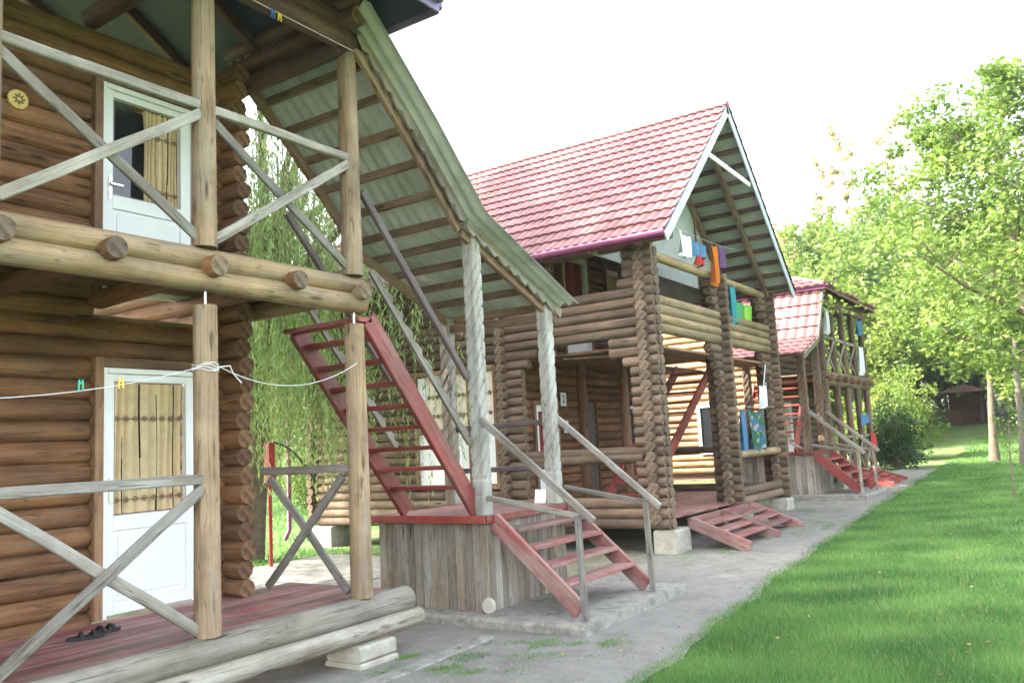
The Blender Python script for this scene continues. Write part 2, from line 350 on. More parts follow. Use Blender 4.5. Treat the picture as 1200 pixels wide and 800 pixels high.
# ------------------------------------------------------------------ doors
def door(parent, X, Y0, Y1, z0, z1, style='curtain', axis='Y', sgn=1, frame='board_trim'):
    """white glazed door in a wall whose face looks to +X (axis Y) or -Y (axis X)"""
    def P(a, d, z): return V((X+sgn*d, a, z)) if axis == 'Y' else V((a, X-d, z))
    mb = MB(); t = .045
    def bx(m, a0, a1, d0, d1, za, zb, mi=0, ch=.004): m.box(P(a0, d0, za), P(a1, d1, zb), mi, ch)
    bx(mb, Y0, Y0+.043, -.03, .05, z0, z1); bx(mb, Y1-.043, Y1, -.03, .05, z0, z1); bx(mb, Y0+.045, Y1-.045, -.03, .05, z1-.045, z1)
    d = mb.build('door', 'white_upvc', parent)
    m2 = MB(); zm = z0+(.73 if z0 < 1 else .80); e = .045; y0, y1 = Y0+e, Y1-e; g0, g1 = y0+.06, y1-.10
    bx(m2, y0, g0, -.02, .035, z0+.02, z1-.05); bx(m2, g1, y1, -.02, .035, z0+.02, z1-.05)
    bx(m2, g0, g1, -.02, .034, z1-.11, z1-.05); bx(m2, g0, g1, -.02, .034, zm-.06, zm+.06)
    bx(m2, g0, g1, -.02, .034, z0+.02, z0+.12); bx(m2, g0, g1, -.01, .020, z0+.12, zm-.06)
    bx(m2, g0+.04, g1-.04, -.01, .027, z0+.16, zm-.10)
    m2.build('leaf', 'white_upvc', d)
    m3 = MB(); a0, a1, za, zb = g0, g1, zm+.06, z1-.11
    for q in ((a0, a0+.006, za, zb), (a1-.006, a1, za, zb), (a0, a1, za, za+.006), (a0, a1, zb-.006, zb)): bx(m3, q[0], q[1], .034, .037, q[2], q[3], 0, .0005)
    m3.build('gasket', 'gasket', d)
    m4 = MB(); bx(m4, a0, a1, -.13, -.12, za, zb); m4.build('glass', 'glass_dark', d)
    if style:
        m5 = MB(); m6 = MB(); k0 = a0 if style != 'half' else a0+(a1-a0)*.5; nn = 110; vs = []
        NR = 12; g_s = [(.14, .000, .010), (.385, .011, -.010), (.61, .000, .012), (.85, .007, .000)] if z0 < 1 else [(.3, .004, .03), (.7, .02, -.016)]
        for rr_ in range(NR+1):
            h_ = rr_/NR
            for i in range(nn+1):
                f = i/nn; a = k0+(a1-k0)*f+.006*math.sin(h_*5+f*9); dd = -.050+.044*abs(math.sin(f*24+1.3*math.sin(f*7)+.5*h_))**.6
                vs.append(P(a, dd, zb-.01-(zb-za-.02)*h_))
        m5.add(vs, [(q*(nn+1)+i, q*(nn+1)+i+1, (q+1)*(nn+1)+i+1, (q+1)*(nn+1)+i) for q in range(NR) for i in range(nn) if not any(abs(i/nn-g_) < c_+d_*q/NR for g_, c_, d_ in g_s)], 0, True)
        cu = m5.build('curtain', 'curtain_red' if style == 'red' else 'curtain', d)
        if style != 'red':
            for zz in (za+.12, za+(zb-za)*.72):
                m6 = MB(); nr = max(2, int((a1-k0)/.078)); bx(m6, k0+.01, a1-.01, .000, .0035, zz-.0025, zz+.0025, 0, .0003)
                for i in range(nr):
                    a = k0+(i+.5)*(a1-k0)/nr
                    for rr_ in (.024, .013):
                        c = []
                        for q in range(12):
                            an = q*math.pi/6
                            c += [P(a+math.cos(an)*rr_, .003, zz+math.sin(an)*rr_), P(a+math.cos(an)*(rr_-.006), .003, zz+math.sin(an)*(rr_-.006))]
                        m6.add(c, [(2*q, (2*q+2) % 24, (2*q+3) % 24, 2*q+1) for q in range(12)], 0)
                m6.build('ornament_band', 'ornament', cu)
    m7 = MB(); zc = z0+1.0*(z1-z0)/2; hy = y0+.03
    bx(m7, hy-.014, hy+.014, .035, .045, zc-.10, zc+.10); bx(m7, hy-.01, hy+.10, .060, .075, zc+.02, zc+.04); bx(m7, hy-.01, hy+.01, .045, .06, zc+.02, zc+.04)
    m7.build('handle', 'chrome', d)
    m8 = MB(); bx(m8, Y0-.075, Y0-.003, -.02, .075, z0, z1+.08); bx(m8, Y1+.003, Y1+.075, -.02, .075, z0, z1+.08); bx(m8, Y0-.003, Y1+.003, -.02, .072, z1+.003, z1+.08)
    m8.build('casing', frame, d)
    return d

# ------------------------------------------------------------------ roofs
def tile_sheet(mb, P0, U, Vv, Nn, lu, lv, clip=None, wave=.185, course=.35, mi=0, rows=5, per=8):
    """pressed metal tiles: rounded crests, narrow valleys, a crisp lip under every course"""
    U, Vv, Nn, P0 = V(U).normalized(), V(Vv).normalized(), V(Nn).normalized(), V(P0)
    nx = int(lu/wave*per)+1; k = 0
    us = [lu*i/(nx-1) for i in range(nx)]
    wv = [.038*abs(math.sin(math.pi*u/wave))**.6 for u in us]
    while k*course < lv-1e-4:
        b = k*course; t = min(course, lv-b)
        for rowset in ((0., .5, 1.), (-1., 0.)):
            vs = []
            for q in rowset:
                for u, w_ in zip(us, wv):
                    lip = .75*w_
                    if q == -1.: v_, h = b-lip, -.010
                    else: v_, h = b+t*q-(lip if q == 0 else (lip if q == 1 and b+t < lv-1e-3 else 0)), .034*(1-q)
                    vs.append(P0+U*u+Vv*v_+Nn*(w_+h+.002*math.sin(u*1.7+b*3)))
            ok = [clip is None or clip(us[i % nx], b+t*max(0, rowset[i//nx])) for i in range(len(vs))]
            fs = [(r_*nx+i, r_*nx+i+1, (r_+1)*nx+i+1, (r_+1)*nx+i) for r_ in range(len(rowset)-1) for i in range(nx-1)
                  if ok[r_*nx+i] and ok[r_*nx+i+1] and ok[(r_+1)*nx+i] and ok[(r_+1)*nx+i+1]]
            mb.add(vs, fs, mi, rowset[0] == 0., None, .5)
        k += 1
def corrugated(prof, x0, x1, wave=.13, amp=.022, mi=0):
    """prof: list of (Y, z), wave across X, double skinned so it has thickness"""
    mb = MB(); nx = int((x1-x0)/wave*8)+1
    for th in (0, .006):
        vs = [(x0+(x1-x0)*i/(nx-1), y, z+amp*math.sin(2*math.pi*i/8)+th) for (y, z) in prof for i in range(nx)]
        fs = [(j*nx+i, j*nx+i+1, (j+1)*nx+i+1, (j+1)*nx+i) for j in range(len(prof)-1) for i in range(nx-1)]
        mb.add(vs, fs, mi, True, None, .5)
    return mb
def interp(prof, y): return float(np.interp(y, [p[0] for p in prof], [p[1] for p in prof]))

# ------------------------------------------------------------------ twisted (rope carved) post
def twisted_post(x, y, z0, z1, h=.078, parent=None, mat='log_grey'):
    mb = MB(); seg = 48; nz = int((z1-z0)/.014); vs = []; gv = []; ps, sp_ = .72, .18
    lo, hi = z0+.36, z1-.30
    ox = random.uniform(0, 50)
    for j in range(nz+1):
        z = z0+(z1-z0)*j/nz
        for k in range(seg):
            an = 2*math.pi*k/seg; c, s_ = math.cos(an), math.sin(an)
            r = h/((abs(c)**6+abs(s_)**6)**(1/6)); r = min(r, h*1.27)
            if lo < z < hi:
                q = ((z-ps*an/(2*math.pi)) % sp_)/sp_; q = min(q, 1-q)*sp_
                r = r*.99-.030*math.exp(-(q/.017)**2)
            for zg in (lo, hi, lo-.16, hi+.13):
                r -= .010*math.exp(-((z-zg)/.010)**2)
            vs.append((x+c*r, y+s_*r, z)); gv.append((ox+z, c*h, s_*h+3))
    fs = [(j*seg+k, j*seg+(k+1) % seg, (j+1)*seg+(k+1) % seg, (j+1)*seg+k) for j in range(nz) for k in range(seg)]
    fs += [tuple(range(seg-1, -1, -1)), tuple(nz*seg+k for k in range(seg))]
    mb.add(vs, fs, 0, True, gv); mb.sm[-1] = mb.sm[-2] = False
    return mb.build('post', mat, parent)

def braces(parent, posts, zlo, zhi, axis='Y', c=-5.13, top=True, mat='board_grey', name='railing', size=(.045, .075)):
    """railing panels between consecutive posts: top rail and crossed boards"""
    def P(a, z, off=0): return V((c+off, a, z)) if axis == 'Y' else V((a, c-off, z))
    for a, b in zip(posts[:-1], posts[1:]):
        mb = MB(); g = .06
        mb.beam(P(a-.02, zhi-.035, .03), P(b+.02, zhi-.035, .03), .05, size[1]-.005, warp=.006, n=4)
        r = mb.build(name, mat, parent)
        m1 = MB(); m1.beam(P(a+g, zlo+.03, .045), P(b-g, zhi-.1, .045), size[0]*.7, size[1], warp=.005, n=4); m1.build('brace', mat, r)
        m2 = MB(); m2.beam(P(a+g, zhi-.1, .005), P(b-g, zlo+.03, .005), size[0]*.7, size[1], warp=.005, n=4); m2.build('brace', mat, r)

# =================================================================== CABIN 1
def veranda_cabin(label, base, Ypost, Yd, eave, walls, deck_z=.5, first=True):
    pass
c1 = thing('log_cabin', 'nearest two storey log cabin with white doors and crossed railing boards', 'log cabin', (-8.5, 2.0, 0))
WX = -6.60; R = .09
op = [(3.76-.0, 4.72, .45, 2.58), (3.76, 4.68, 3.0, 4.96)]
wall_logs('Y', WX, -2.5, 5.22, .42, 5.42, R, [(a-.04, b+.04, c, d) for a, b, c, d in op]).build('wall', WALL, c1)
wall_logs('X', 5.0, -12.5, -6.27, .40, 5.36, R, half=.5).build('end_wall', WALL, c1)
mb = MB(); mb.box((-6.72, -2.4, .45), (-6.64, 3.6, 5.4)); mb.box((-6.72, 4.86, .45), (-6.64, 4.95, 5.4)); mb.box((-6.72, 3.6, 2.66), (-6.64, 4.86, 2.95)); mb.box((-12.4, 4.97, .45), (-6.8, 5.03, 5.3)); mb.box((-6.72, 3.6, 5.0), (-6.64, 4.86, 5.4))
mb.build('light_block', 'beam_brown', c1)  # backing boxes added behind the logs to block light
door(c1, -6.55, 3.79, 4.70, .52, 2.50, 'curtain'); door(c1, -6.55, 3.77, 4.66, 3.10, 4.92, 'half')
# deck
mb = MB()
for i in range(11): mb.box((-6.55+i*.126, -2.5, .47), (-6.55+i*.126+.121, 5.72, .50), 0, .003)
mb.build('deck', 'red_paint_worn', c1)
mb = MB(); mb.log((-5.10, -2.5, .40), (-5.12, 5.80, .42), .105, 14, 0, 1, .05, .35); mb.build('deck_log', ['log_grey', 'end_grey'], c1)
mb = MB(); mb.log((-5.04, -2.5, .24), (-5.04, 5.86, .265), .075, 12, 0, 1, .05, .35); mb.build('deck_log', ['log_grey', 'end_grey'], c1)
mb = MB(); mb.beam((-5.10, -2.5, .20), (-5.10, 5.7, .21), .14, .07, 0, n=6, warp=.004); mb.build('sill_beam', 'beam_brown', c1)
for k in range(6):
    mb = MB(); y = -.3+k*1.18; mb.log((-6.6, y, .30), (-5.18, y, .30), .07, 10, 0, 1); mb.build('floor_joist', WALL, c1)
for (x, y, sx, sy_) in ((-5.12, 5.22, .40, .44), (-6.5, 4.9, .4, .4), (-5.2, 1.6, .36, .36)):
    mb = MB(); mb.box((x-sx/2, y-sy_/2, -.15), (x+sx/2, y+sy_/2, .05), 0, .015); mb.box((x-sx/2+.01, y-sy_/2+.008, .052), (x+sx/2-.01, y+sy_/2-.012, .178), 0, .02); mb.build('pier', 'concrete_block', c1)
# posts
PY = [.75, 2.25, 3.75, 5.25]
for y in PY:
    rr_ = .089
    mb = MB(); mb.tube([(-5.13, y, .515), (-5.13+.004, y, 1.3), (-5.13, y, 2.81)], [rr_*1.05, rr_, rr_*.95], 16, 0, 1, .012); o = mb.build('post', ['log_post', 'end_grey'], c1)
    mb = MB(); mb.tube([(-5.13, y, 2.80), (-5.13, y, 2.93)], [.012, .012], 8); mb.build('rod', 'chrome', o)
    mb = MB(); mb.tube([(-5.13, y, 3.235), (-5.13, y, 4.2), (-5.13, y, 5.27)], [.092, .087, .083], 16, 0, 1, .012); mb.build('post', ['log_post', 'end_grey'], c1)
braces(c1, PY[:3], .52, 1.62); braces(c1, PY, 3.27, 4.32)
braces(c1, [-6.3, -5.22], .52, 1.62, 'X', 5.25)
# balcony
mb = MB(); mb.log((-5.15, -2.5, 3.135), (-5.15, 5.36, 3.15), .088, 14, 0, 1, .04, .4); mb.build('balcony_log', ['log_blond', 'end_grey'], c1)
mb = MB(); mb.log((-5.13, -2.5, 2.985), (-5.13, 5.36, 2.995), .085, 14, 0, 1, .04, .4); mb.build('balcony_log', ['log_blond', 'end_grey'], c1)
for k, y in enumerate([.0, .76, 1.53, 2.30, 2.99, 3.76, 4.52, 5.27]):
    mb = MB(); mb.log((-6.55, y, 3.05 if k < 7 else 3.09), (-4.97 if k < 7 else -4.985, y, 3.085), .078, 12, 0, 1, .06, .3); mb.build('balcony_joist', ['log_brown' if k < 7 else 'log_blond', 'end_grey'], c1)
mb = MB()
for i in range(11): mb.box((-6.53+i*.125, -2.5, 3.17), (-6.53+i*.125+.117, 5.3, 3.2), 0, .003)
mb.build('balcony_floor', 'beam_brown', c1)
# wall plate and roof timbers
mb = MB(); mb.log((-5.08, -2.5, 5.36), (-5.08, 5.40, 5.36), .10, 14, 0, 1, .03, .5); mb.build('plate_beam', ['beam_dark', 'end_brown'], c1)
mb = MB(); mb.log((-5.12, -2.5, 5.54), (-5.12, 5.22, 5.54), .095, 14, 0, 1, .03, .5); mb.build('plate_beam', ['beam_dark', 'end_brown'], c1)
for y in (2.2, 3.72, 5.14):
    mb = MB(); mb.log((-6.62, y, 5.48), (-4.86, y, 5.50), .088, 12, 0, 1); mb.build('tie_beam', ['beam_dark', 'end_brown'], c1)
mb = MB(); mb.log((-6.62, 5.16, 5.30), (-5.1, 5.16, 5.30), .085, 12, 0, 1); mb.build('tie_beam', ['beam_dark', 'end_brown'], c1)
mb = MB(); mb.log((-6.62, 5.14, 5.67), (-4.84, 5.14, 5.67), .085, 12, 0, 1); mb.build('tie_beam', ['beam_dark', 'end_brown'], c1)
mb = MB(); mb.box((-6.6, 5.135, 5.22), (-5.0, 5.155, 5.74)); mb.build('light_gap_board', 'beam_dark', c1)  # thin board added to stop light spots between the tie beams
# hip roof
def hip_roof(parent, x0, x1, y0, y1, ze, pitch_, tiles='tile_red', sheath='sheath_dark', fascia='eave_purple', rafters=True, step=.62, tw=.185):
    """level eaves rectangle, ridge along X"""
    hy = (y1-y0)/2; h = hy*pitch_; ym = (y0+y1)/2; xa, xb = x0+hy, x1-hy
    if xa > xb: xa = xb = (x0+x1)/2; 
    A, B, C, D = V((x0, y0, ze)), V((x1, y0, ze)), V((x1, y1, ze)), V((x0, y1, ze)); P, Q = V((xa, ym, ze+h)), V((xb, ym, ze+h))
    sh = MB()
    for pts in ([A, B, Q, P], [B, C, Q], [C, D, P, Q], [D, A, P]):
        n = (pts[1]-pts[0]).cross(pts[2]-pts[0]).normalized(); sh.slab(pts, n, .03)
    rf = sh.build('roof', sheath, parent)
    tl = MB(); Ls = math.hypot(hy, h); nN = V((0, -h, hy)); 
    off = .045
    for (P0, U, Vv, lu) in ((A, V((1, 0, 0)), V((0, hy, h)), x1-x0), (C, V((-1, 0, 0)), V((0, -hy, h)), x1-x0)):
        Nn = U.cross(Vv).normalized()
        tile_sheet(tl, P0+Nn*off-Vv.normalized()*.05, U, Vv, Nn, lu, Ls+.05, clip=lambda u, v, lu=lu: u > (v-.05)*hy/Ls-.06 and lu-u > (v-.05)*hy/Ls-.06, wave=tw)
    for (P0, U, Vv) in ((B, V((0, 1, 0)), V((-hy, 0, h))), (D, V((0, -1, 0)), V((hy, 0, h)))):
        Nn = U.cross(Vv).normalized()
        tile_sheet(tl, P0+Nn*off-Vv.normalized()*.05, U, Vv, Nn, 2*hy, Ls+.05, clip=lambda u, v: u > (v-.05)*hy/Ls-.06 and 2*hy-u > (v-.05)*hy/Ls-.06, wave=tw)
    tl.build('tiles', tiles, rf)
    rc = MB()
    for a, b in ((A, P), (B, Q), (C, Q), (D, P), (P, Q)):
        if (a-b).length > .05: rc.tube([a+V((0, 0, .07)), b+V((0, 0, .07))], [.06, .06], 10, flat=1.2)
    rc.build('ridge_cap', tiles, rf)
    fa = MB()
    for a, b in ((A, B), (B, C), (C, D), (D, A)):
        t = (b-a).normalized(); nn = t.cross(V((0, 0, 1)))
        fa.beam(a+nn*.012+V((0, 0, -.0)), b+nn*.012, .022, .12)
        fa.beam(a+nn*.05+V((0, 0, .045)), b+nn*.05+V((0, 0, .045)), .05, .05)
    fa.build('fascia', fascia, rf)
    if rafters:
        y = y0+.5
        while y < y1-.3:
            run = min(hy, y-y0, y1-y)
            if run > .3:
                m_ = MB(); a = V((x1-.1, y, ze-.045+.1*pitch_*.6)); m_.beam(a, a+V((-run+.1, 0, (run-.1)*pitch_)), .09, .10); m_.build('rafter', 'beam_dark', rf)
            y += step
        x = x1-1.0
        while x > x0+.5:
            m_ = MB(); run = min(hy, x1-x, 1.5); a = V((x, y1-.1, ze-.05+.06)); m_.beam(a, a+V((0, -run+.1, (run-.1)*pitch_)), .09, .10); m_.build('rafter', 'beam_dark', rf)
            x -= step*1.6
    return rf
hip_roof(c1, -13.4, -4.20, -3.2, 5.42, 5.47, .62)

# =================================================================== STAIR PORCH (first cabin)
PROF = [(5.12, 5.58), (6.0, 4.78), (6.69, 4.075), (6.72, 4.045), (8.50, 3.31)]
def flight(mb_kind, label, X0, X1, pts, nst, group=None, mat='red_paint', board=(.05, .20), tread_d=.22, along='Y', mid=False, base=None, name='staircase', mat2=None):
    """pts: top (a, z) and bottom (a, z); along = axis of travel; X0..X1 width across"""
    (a0, z0), (a1, z1) = pts
    def P(c, a, z): return V((c, a, z)) if along == 'Y' else V((a, c, z))
    t = thing(name, label, 'staircase', tuple(base or P((X0+X1)/2, a1, z1)), group)
    cs = [X0+board[0]/2, X1-board[0]/2]+([(X0+X1)/2] if mid else [])
    for c in cs:
        ex = .075/max(.2, abs(z0-z1))*abs(1); mb = MB(); mb.beam(P(c, a0, z0-.06), P(c, a1+(a1-a0)*ex*.6, z1-(z0-z1)*ex*.6), board[0], board[1]); mb.build('stringer', mat, t)
    cc = sorted(cs)
    for i in range(1, nst+1):
        f = i/(nst+1); a, z = a0+(a1-a0)*f, z0+(z1-z0)*f
        for u, v_ in zip(cc[:-1], cc[1:]):
            mb = MB(); mb.box(P(u+board[0]/2+.001, a-tread_d/2, z-.02), P(v_-board[0]/2-.001, a+tread_d/2, z+.02), 0, .006); mb.build('tread', mat2 or mat, t)
    return t
def carved_board(p0, p1, h, th, nrm_up, mat='board_plank', parent=None, name='carved_board', per=.20, depth=.035, side='top'):
    p0, p1 = V(p0), V(p1); t = (p1-p0); L = t.length; t.normalize(); u = V(nrm_up).normalized(); sd = t.cross(u).normalized()
    n = int(L/.012); vs = []; gv = []
    for i in range(n+1):
        f = i/n*L; q = (f % per)/per
        e = depth*(abs(math.sin(q*math.pi))*.8+.35*math.sin(q*math.pi*4)*(q > .5))
        for s_ in (-1, 1):
            for lo_ in (0, 1):
                y = (h/2-depth+e if lo_ else -h/2) if side == 'top' else (h/2 if lo_ else -h/2+depth-e)
                vs.append(p0+t*f+u*y+sd*th/2*s_); gv.append((f, y, s_*th))
    fs = []
    for i in range(n):
        b, c = i*4, i*4+4
        fs += [(b, c, c+1, b+1), (b+3, c+3, c+2, b+2), (b+1, c+1, c+3, b+3), (b+2, c+2, c, b)]
    fs += [(0, 1, 3, 2), (n*4+2, n*4+3, n*4+1, n*4)]
    mb = MB(); mb.add(vs, fs, 0, False, gv); return mb.build(name, mat, parent)

sp1 = thing('stair_porch', 'planked stair platform with rope carved posts under a green corrugated awning beside the nearest cabin', 'porch', (-5.7, 7.5, .1))
mb = MB(); x = -6.42
while x < -5.03:
    wv = random.uniform(.085, .115); mb.box((x, 6.855, .10), (min(x+wv-.005, -4.99), 6.88, .985), 0, .004); x += wv
y = 6.885
while y < 8.35:
    wv = random.uniform(.085, .115); mb.box((-5.015, y, .10), (-4.99, min(y+wv-.005, 8.37), .985), 0, .004); y += wv
mb.build('planking', 'board_plank', sp1)
mb = MB()
for i in range(13): mb.box((-6.44+i*.115, 6.80, .99), (-6.44+i*.115+.111, 8.40, 1.025), 0, .003)
mb.build('platform_floor', 'red_paint_worn', sp1)
mb = MB(); mb.beam((-6.45, 6.785, .995), (-4.95, 6.785, .995), .02, .075); mb.beam((-4.945, 6.8, .993), (-4.945, 8.4, .993), .02, .07); mb.build('platform_edge', 'red_paint', sp1)
for (x, y) in ((-5.06, 6.92), (-5.06, 8.30), (-6.47, 8.25)):
    twisted_post(x, y, 1.027, interp(PROF, y)-.10, parent=sp1, mat='post_pale' if x > -6 else 'board_plank')
cor = corrugated(PROF, -6.62, -4.70); cor.build('awning_sheet', 'roof_green', sp1)
for y in (5.43, 5.68, 5.95, 6.20, 6.45, 6.68, 6.98, 7.32, 7.66, 8.0, 8.36):
    z = interp(PROF, y)-.07; mb = MB(); mb.beam((-6.55, y, z), (-4.98 , y, z), .045, .085, warp=.004, n=3); mb.build('purlin', 'beam_brown', sp1)
for x in (-6.43, -5.04):
    for a, b in zip(PROF[:-1], PROF[1:]):
        if b[0]-a[0] < .1: continue
        mb = MB(); mb.beam((x, a[0]+(.05 if a[0] < 5.5 else 0), a[1]-.165), (x, b[0], b[1]-.165), .06, .10); mb.build('rafter', 'beam_brown', sp1)
for a, b in zip(PROF[:-1], PROF[1:]):
    if b[0]-a[0] < .1: continue
    d = V((0, b[0]-a[0], b[1]-a[1])); carved_board((-4.955, a[0]+.12*(a[0] < 5.5), a[1]-.10-.08*(a[0] < 5.5)), (-4.955, b[0], b[1]-.10), .12, .022, d.cross(V((-1, 0, 0))), 'board_plank', sp1, 'carved_fascia', side='bottom')
mb = MB(); mb.beam((-6.47, 8.25, interp(PROF, 8.25)-.24), (-5.06, 8.3, interp(PROF, 8.3)-.24), .07, .09); mb.build('header', 'beam_brown', sp1)
# platform railings
mb = MB(); mb.beam((-6.42, 8.27, 1.93), (-5.12, 8.31, 1.95), .05, .06); mb.beam((-6.42, 8.27, 1.42), (-5.12, 8.31, 1.44), .04, .06); mb.build('railing', 'rail_dark', sp1)

st1 = flight(0, 'steep red staircase climbing from the planked platform to the nearest balcony', -6.07, -5.10, ((5.42, 2.93), (6.86, 1.12)), 8, board=(.055, .19), tread_d=.17)
mb = MB(); mb.box((-6.07, 5.28, 2.84), (-5.10, 5.44, 2.88), 0); mb.build('landing_board', 'red_paint', st1)
for x in (-5.10, -6.07):
    mb = MB(); mb.beam((x, 5.36, 4.01), (x, 6.80, 2.40), .05, .07, upv=(0, .7, .7)); mb.build('handrail', 'rail_dark', st1)
carved_board((-5.10, 5.46, 3.32), (-5.10, 6.80, 1.76), .09, .03, (0, .74, .67), 'board_plank', st1)
carved_board((-6.07, 5.46, 3.32), (-6.07, 6.80, 1.76), .09, .03, (0, .74, .67), 'board_plank', st1)

st2 = flight(0, 'red staircase with grey wooden handrails going down from the planked platform to the concrete slab', 6.93, 8.42, ((-4.97, 1.04), (-4.08, .20)), 4, board=(.055, .17), tread_d=.21, along='X', mat='red_paint_worn', mat2='red_paint_worn')
for y, x in ((6.86, -3.93), (8.36, -3.95)):
    mb = MB(); mb.beam((x, y, .10), (x-.02, y, 1.03), .055, .055, upv=(1, 0, 0)); mb.build('baluster', 'board_grey', st2)
    mb = MB(); mb.beam((-5.0, y, 1.98), (x+.14, y+.01, .98), .045, .07); mb.build('handrail', 'board_grey', st2)
    mb = MB(); mb.beam((-4.97, y+.02, 1.20), (x, y+.02, 1.02), .035, .055); mb.build('midrail', 'board_grey', st2)
mb = MB(); n = 26
mb.box((-6.5, 6.62, -.1), (-3.80, 8.95, .098), 0, .03); struct(mb.build('concrete_pad', 'concrete'))

# =================================================================== CABIN 2
c2 = thing('log_cabin', 'middle log cabin with pale red tiled gable roof and stacked log columns', 'log cabin', (-9.0, 14.8, 0))
r = .083
APY, APZ, EL_, ER = 14.45, 7.55, (11.25, 4.68), (17.70, 4.58)
def opening(z, s, e): return s, e
# side wall looking to the near side, open at the porch and at the upper veranda
so_ = [(-7.55, -5.55, 1.38, 3.28)]
def steps(z, s, e): return s, e
mbw = MB(); pit = r*1.83; z = .36+r; k = 0
while z < 5.0:
    segs = [(-12.75, -5.3+.14)]
    if 1.42 < z < 3.36:                       # porch opening with stepped corbels
        a = -7.62+(.0 if z < 2.95 else (.14 if z < 3.1 else .34)); b = -5.62-(.0 if z < 2.85 else (.12 if z < 3.0 else .34))
        segs = [(-12.75, a), (b, -5.16)]
        if z > 3.22: segs = [(-12.75, -5.16)]
        if 1.42 < z < 1.54: segs = [(-12.75, -5.16)]
    if .75 < z < 1.36: segs = [(-12.75, -7.62), (-5.62, -5.16)]
    if 3.98 < z < 4.64: segs = [(-12.75, -6.95), (-5.75+(.1 if z > 4.2 else 0), -5.16)]
    segs2 = []
    for a, b in segs:                          # veranda window far left
        if 1.0 < z < 3.05 and a < -9.9: segs2 += [(a, -9.95), (-8.12, b)]
        else: segs2.append((a, b))
    for a, b in segs2:
        if b-a > .05: mbw.log((a, 11.7, z), (b+random.uniform(-.02, .02), 11.7, z), r, 10, 0, 1, .035, .7)
    z += pit; k += 1
mbw.build('wall', WALLG, c2)
mb = MB(); mb.box((-12.7, 11.76, .4), (-9.95, 11.80, 5.0)); mb.box((-9.95, 11.76, 3.1), (-7.0, 11.80, 5.0)); mb.box((-8.1, 11.76, .4), (-7.7, 11.80, 3.1)); mb.box((-9.95, 11.76, .4), (-8.1, 11.8, 1.0)); mb.build('light_block', 'beam_brown', c2)  # added backing that keeps light from passing between the side wall logs
# glazed veranda with lace curtain
mb = MB(); x0, x1 = -9.95, -8.12
for a, b in ((x0, x0+.07), (x1-.07, x1), (-9.30, -9.22), (-8.75, -8.68)): mb.box((a, 11.62, 1.0), (b, 11.70, 3.08), 0)
mb.box((x0+.07, 11.62, 3.0), (x1-.07, 11.70, 3.08)); mb.box((x0+.07, 11.625, 1.98), (x1-.07, 11.70, 2.05)); mb.box((x0+.07, 11.62, 1.0), (x1-.07, 11.70, 1.07))
vw = mb.build('veranda_window', 'board_trim', c2)
mb = MB(); mb.box((x0+.09, 11.66, 2.06), (x0+.24, 11.70, 2.98)); mb.box((x0+.07, 11.67, 1.08), (x1-.07, 11.69, 1.97), 0, .002); mb.build('panel', 'white_upvc', vw)
mb = MB(); nn = 120; vs = []
for i in range(nn+1):
    f = i/nn; vs += [(x0+.25+(x1-.32-x0)*f, 11.69+.008*math.sin(f*70), 2.05), (x0+.25+(x1-.32-x0)*f, 11.69+.008*math.sin(f*70), 3.0)]
mb.add(vs, [(2*i, 2*i+2, 2*i+3, 2*i+1) for i in range(nn)], 0, True); cu = mb.build('curtain', 'curtain_lace', vw)
for zz in (2.28, 2.62):
    mb = MB()
    for i in range(16):
        xx = x0+.33+i*.095
        for rr_ in (.034, .016): mb.tube([(xx+math.cos(q*.785)*rr_, 11.675, zz+math.sin(q*.785)*rr_) for q in range(9)], [.006]*9, 4)
    mb.build('ornament_band', 'ornament', cu)
# inner walls facing the porch: lower and upper
wall_logs('Y', -7.98, 11.9, 18.0, .50, 5.9, r, ends=lambda z, s, e: (max(s, 11.3+(z-4.45)*1.115), min(e, 17.65-(z-4.35)*1.095)), opens=[(12.45, 13.15, .5, 2.42), (14.25, 14.75, .5, 2.5), (15.85, 16.6, 1.3, 2.45), (13.65, 14.7, 3.2, 5.3), (15.45, 16.3, 3.2, 5.3)]).build('inner_wall', WALL, c2)
mb = MB(); mb.slab([(-8.1, 11.85, .4), (-8.1, 17.6, .4), (-8.1, 17.6, 4.4), (-8.1, 15.9, 5.8), (-8.1, 12.9, 5.8), (-8.1, 11.85, 4.8)], (1, 0, 0), .05); mb.build('light_block', 'beam_brown', c2)  # slab added behind the inner logs as a light block
door(c2, -7.93, 12.45, 13.15, .52, 2.38, 'red'); door(c2, -7.93, 13.68, 14.68, 3.25, 5.30, 'red'); door(c2, -7.93, 15.48, 16.28, 3.25, 5.25, 'curtain')
mb = MB()
for q in ((15.87, 15.93), (16.52, 16.58)): mb.box((-7.96, q[0], 1.32), (-7.88, q[1], 2.4))
mb.box((-7.96, 15.93, 2.34), (-7.88, 16.52, 2.4)); mb.box((-7.96, 15.93, 1.32), (-7.88, 16.52, 1.38)); wn = mb.build('window', 'white_upvc', c2)
mb = MB(); mb.box((-7.97, 15.93, 1.38), (-7.95, 16.52, 2.34)); mb.build('pane', 'glass_dark', wn)
mb = MB(); mb.box((-8.0, 14.27, .5), (-7.94, 14.73, 2.45)); mb.build('inner_door', 'rail_dark', c2)
# far side wall (inner face seen through the front), with a narrow window
wall_logs('X', 18.0, -12.7, -7.85, .42, 4.5, r, seg=10).build('far_wall', WALLG, c2)
wall_logs('Y', -12.6, 11.55, 18.15, .40, 4.6, r, half=.5).build('back_wall', WALLG, c2)
wall_logs('Y', -7.98, 11.52, 11.80, .40, 4.45, r, half=.5, jit=.01).build('corner_logs', WALLG, c2)
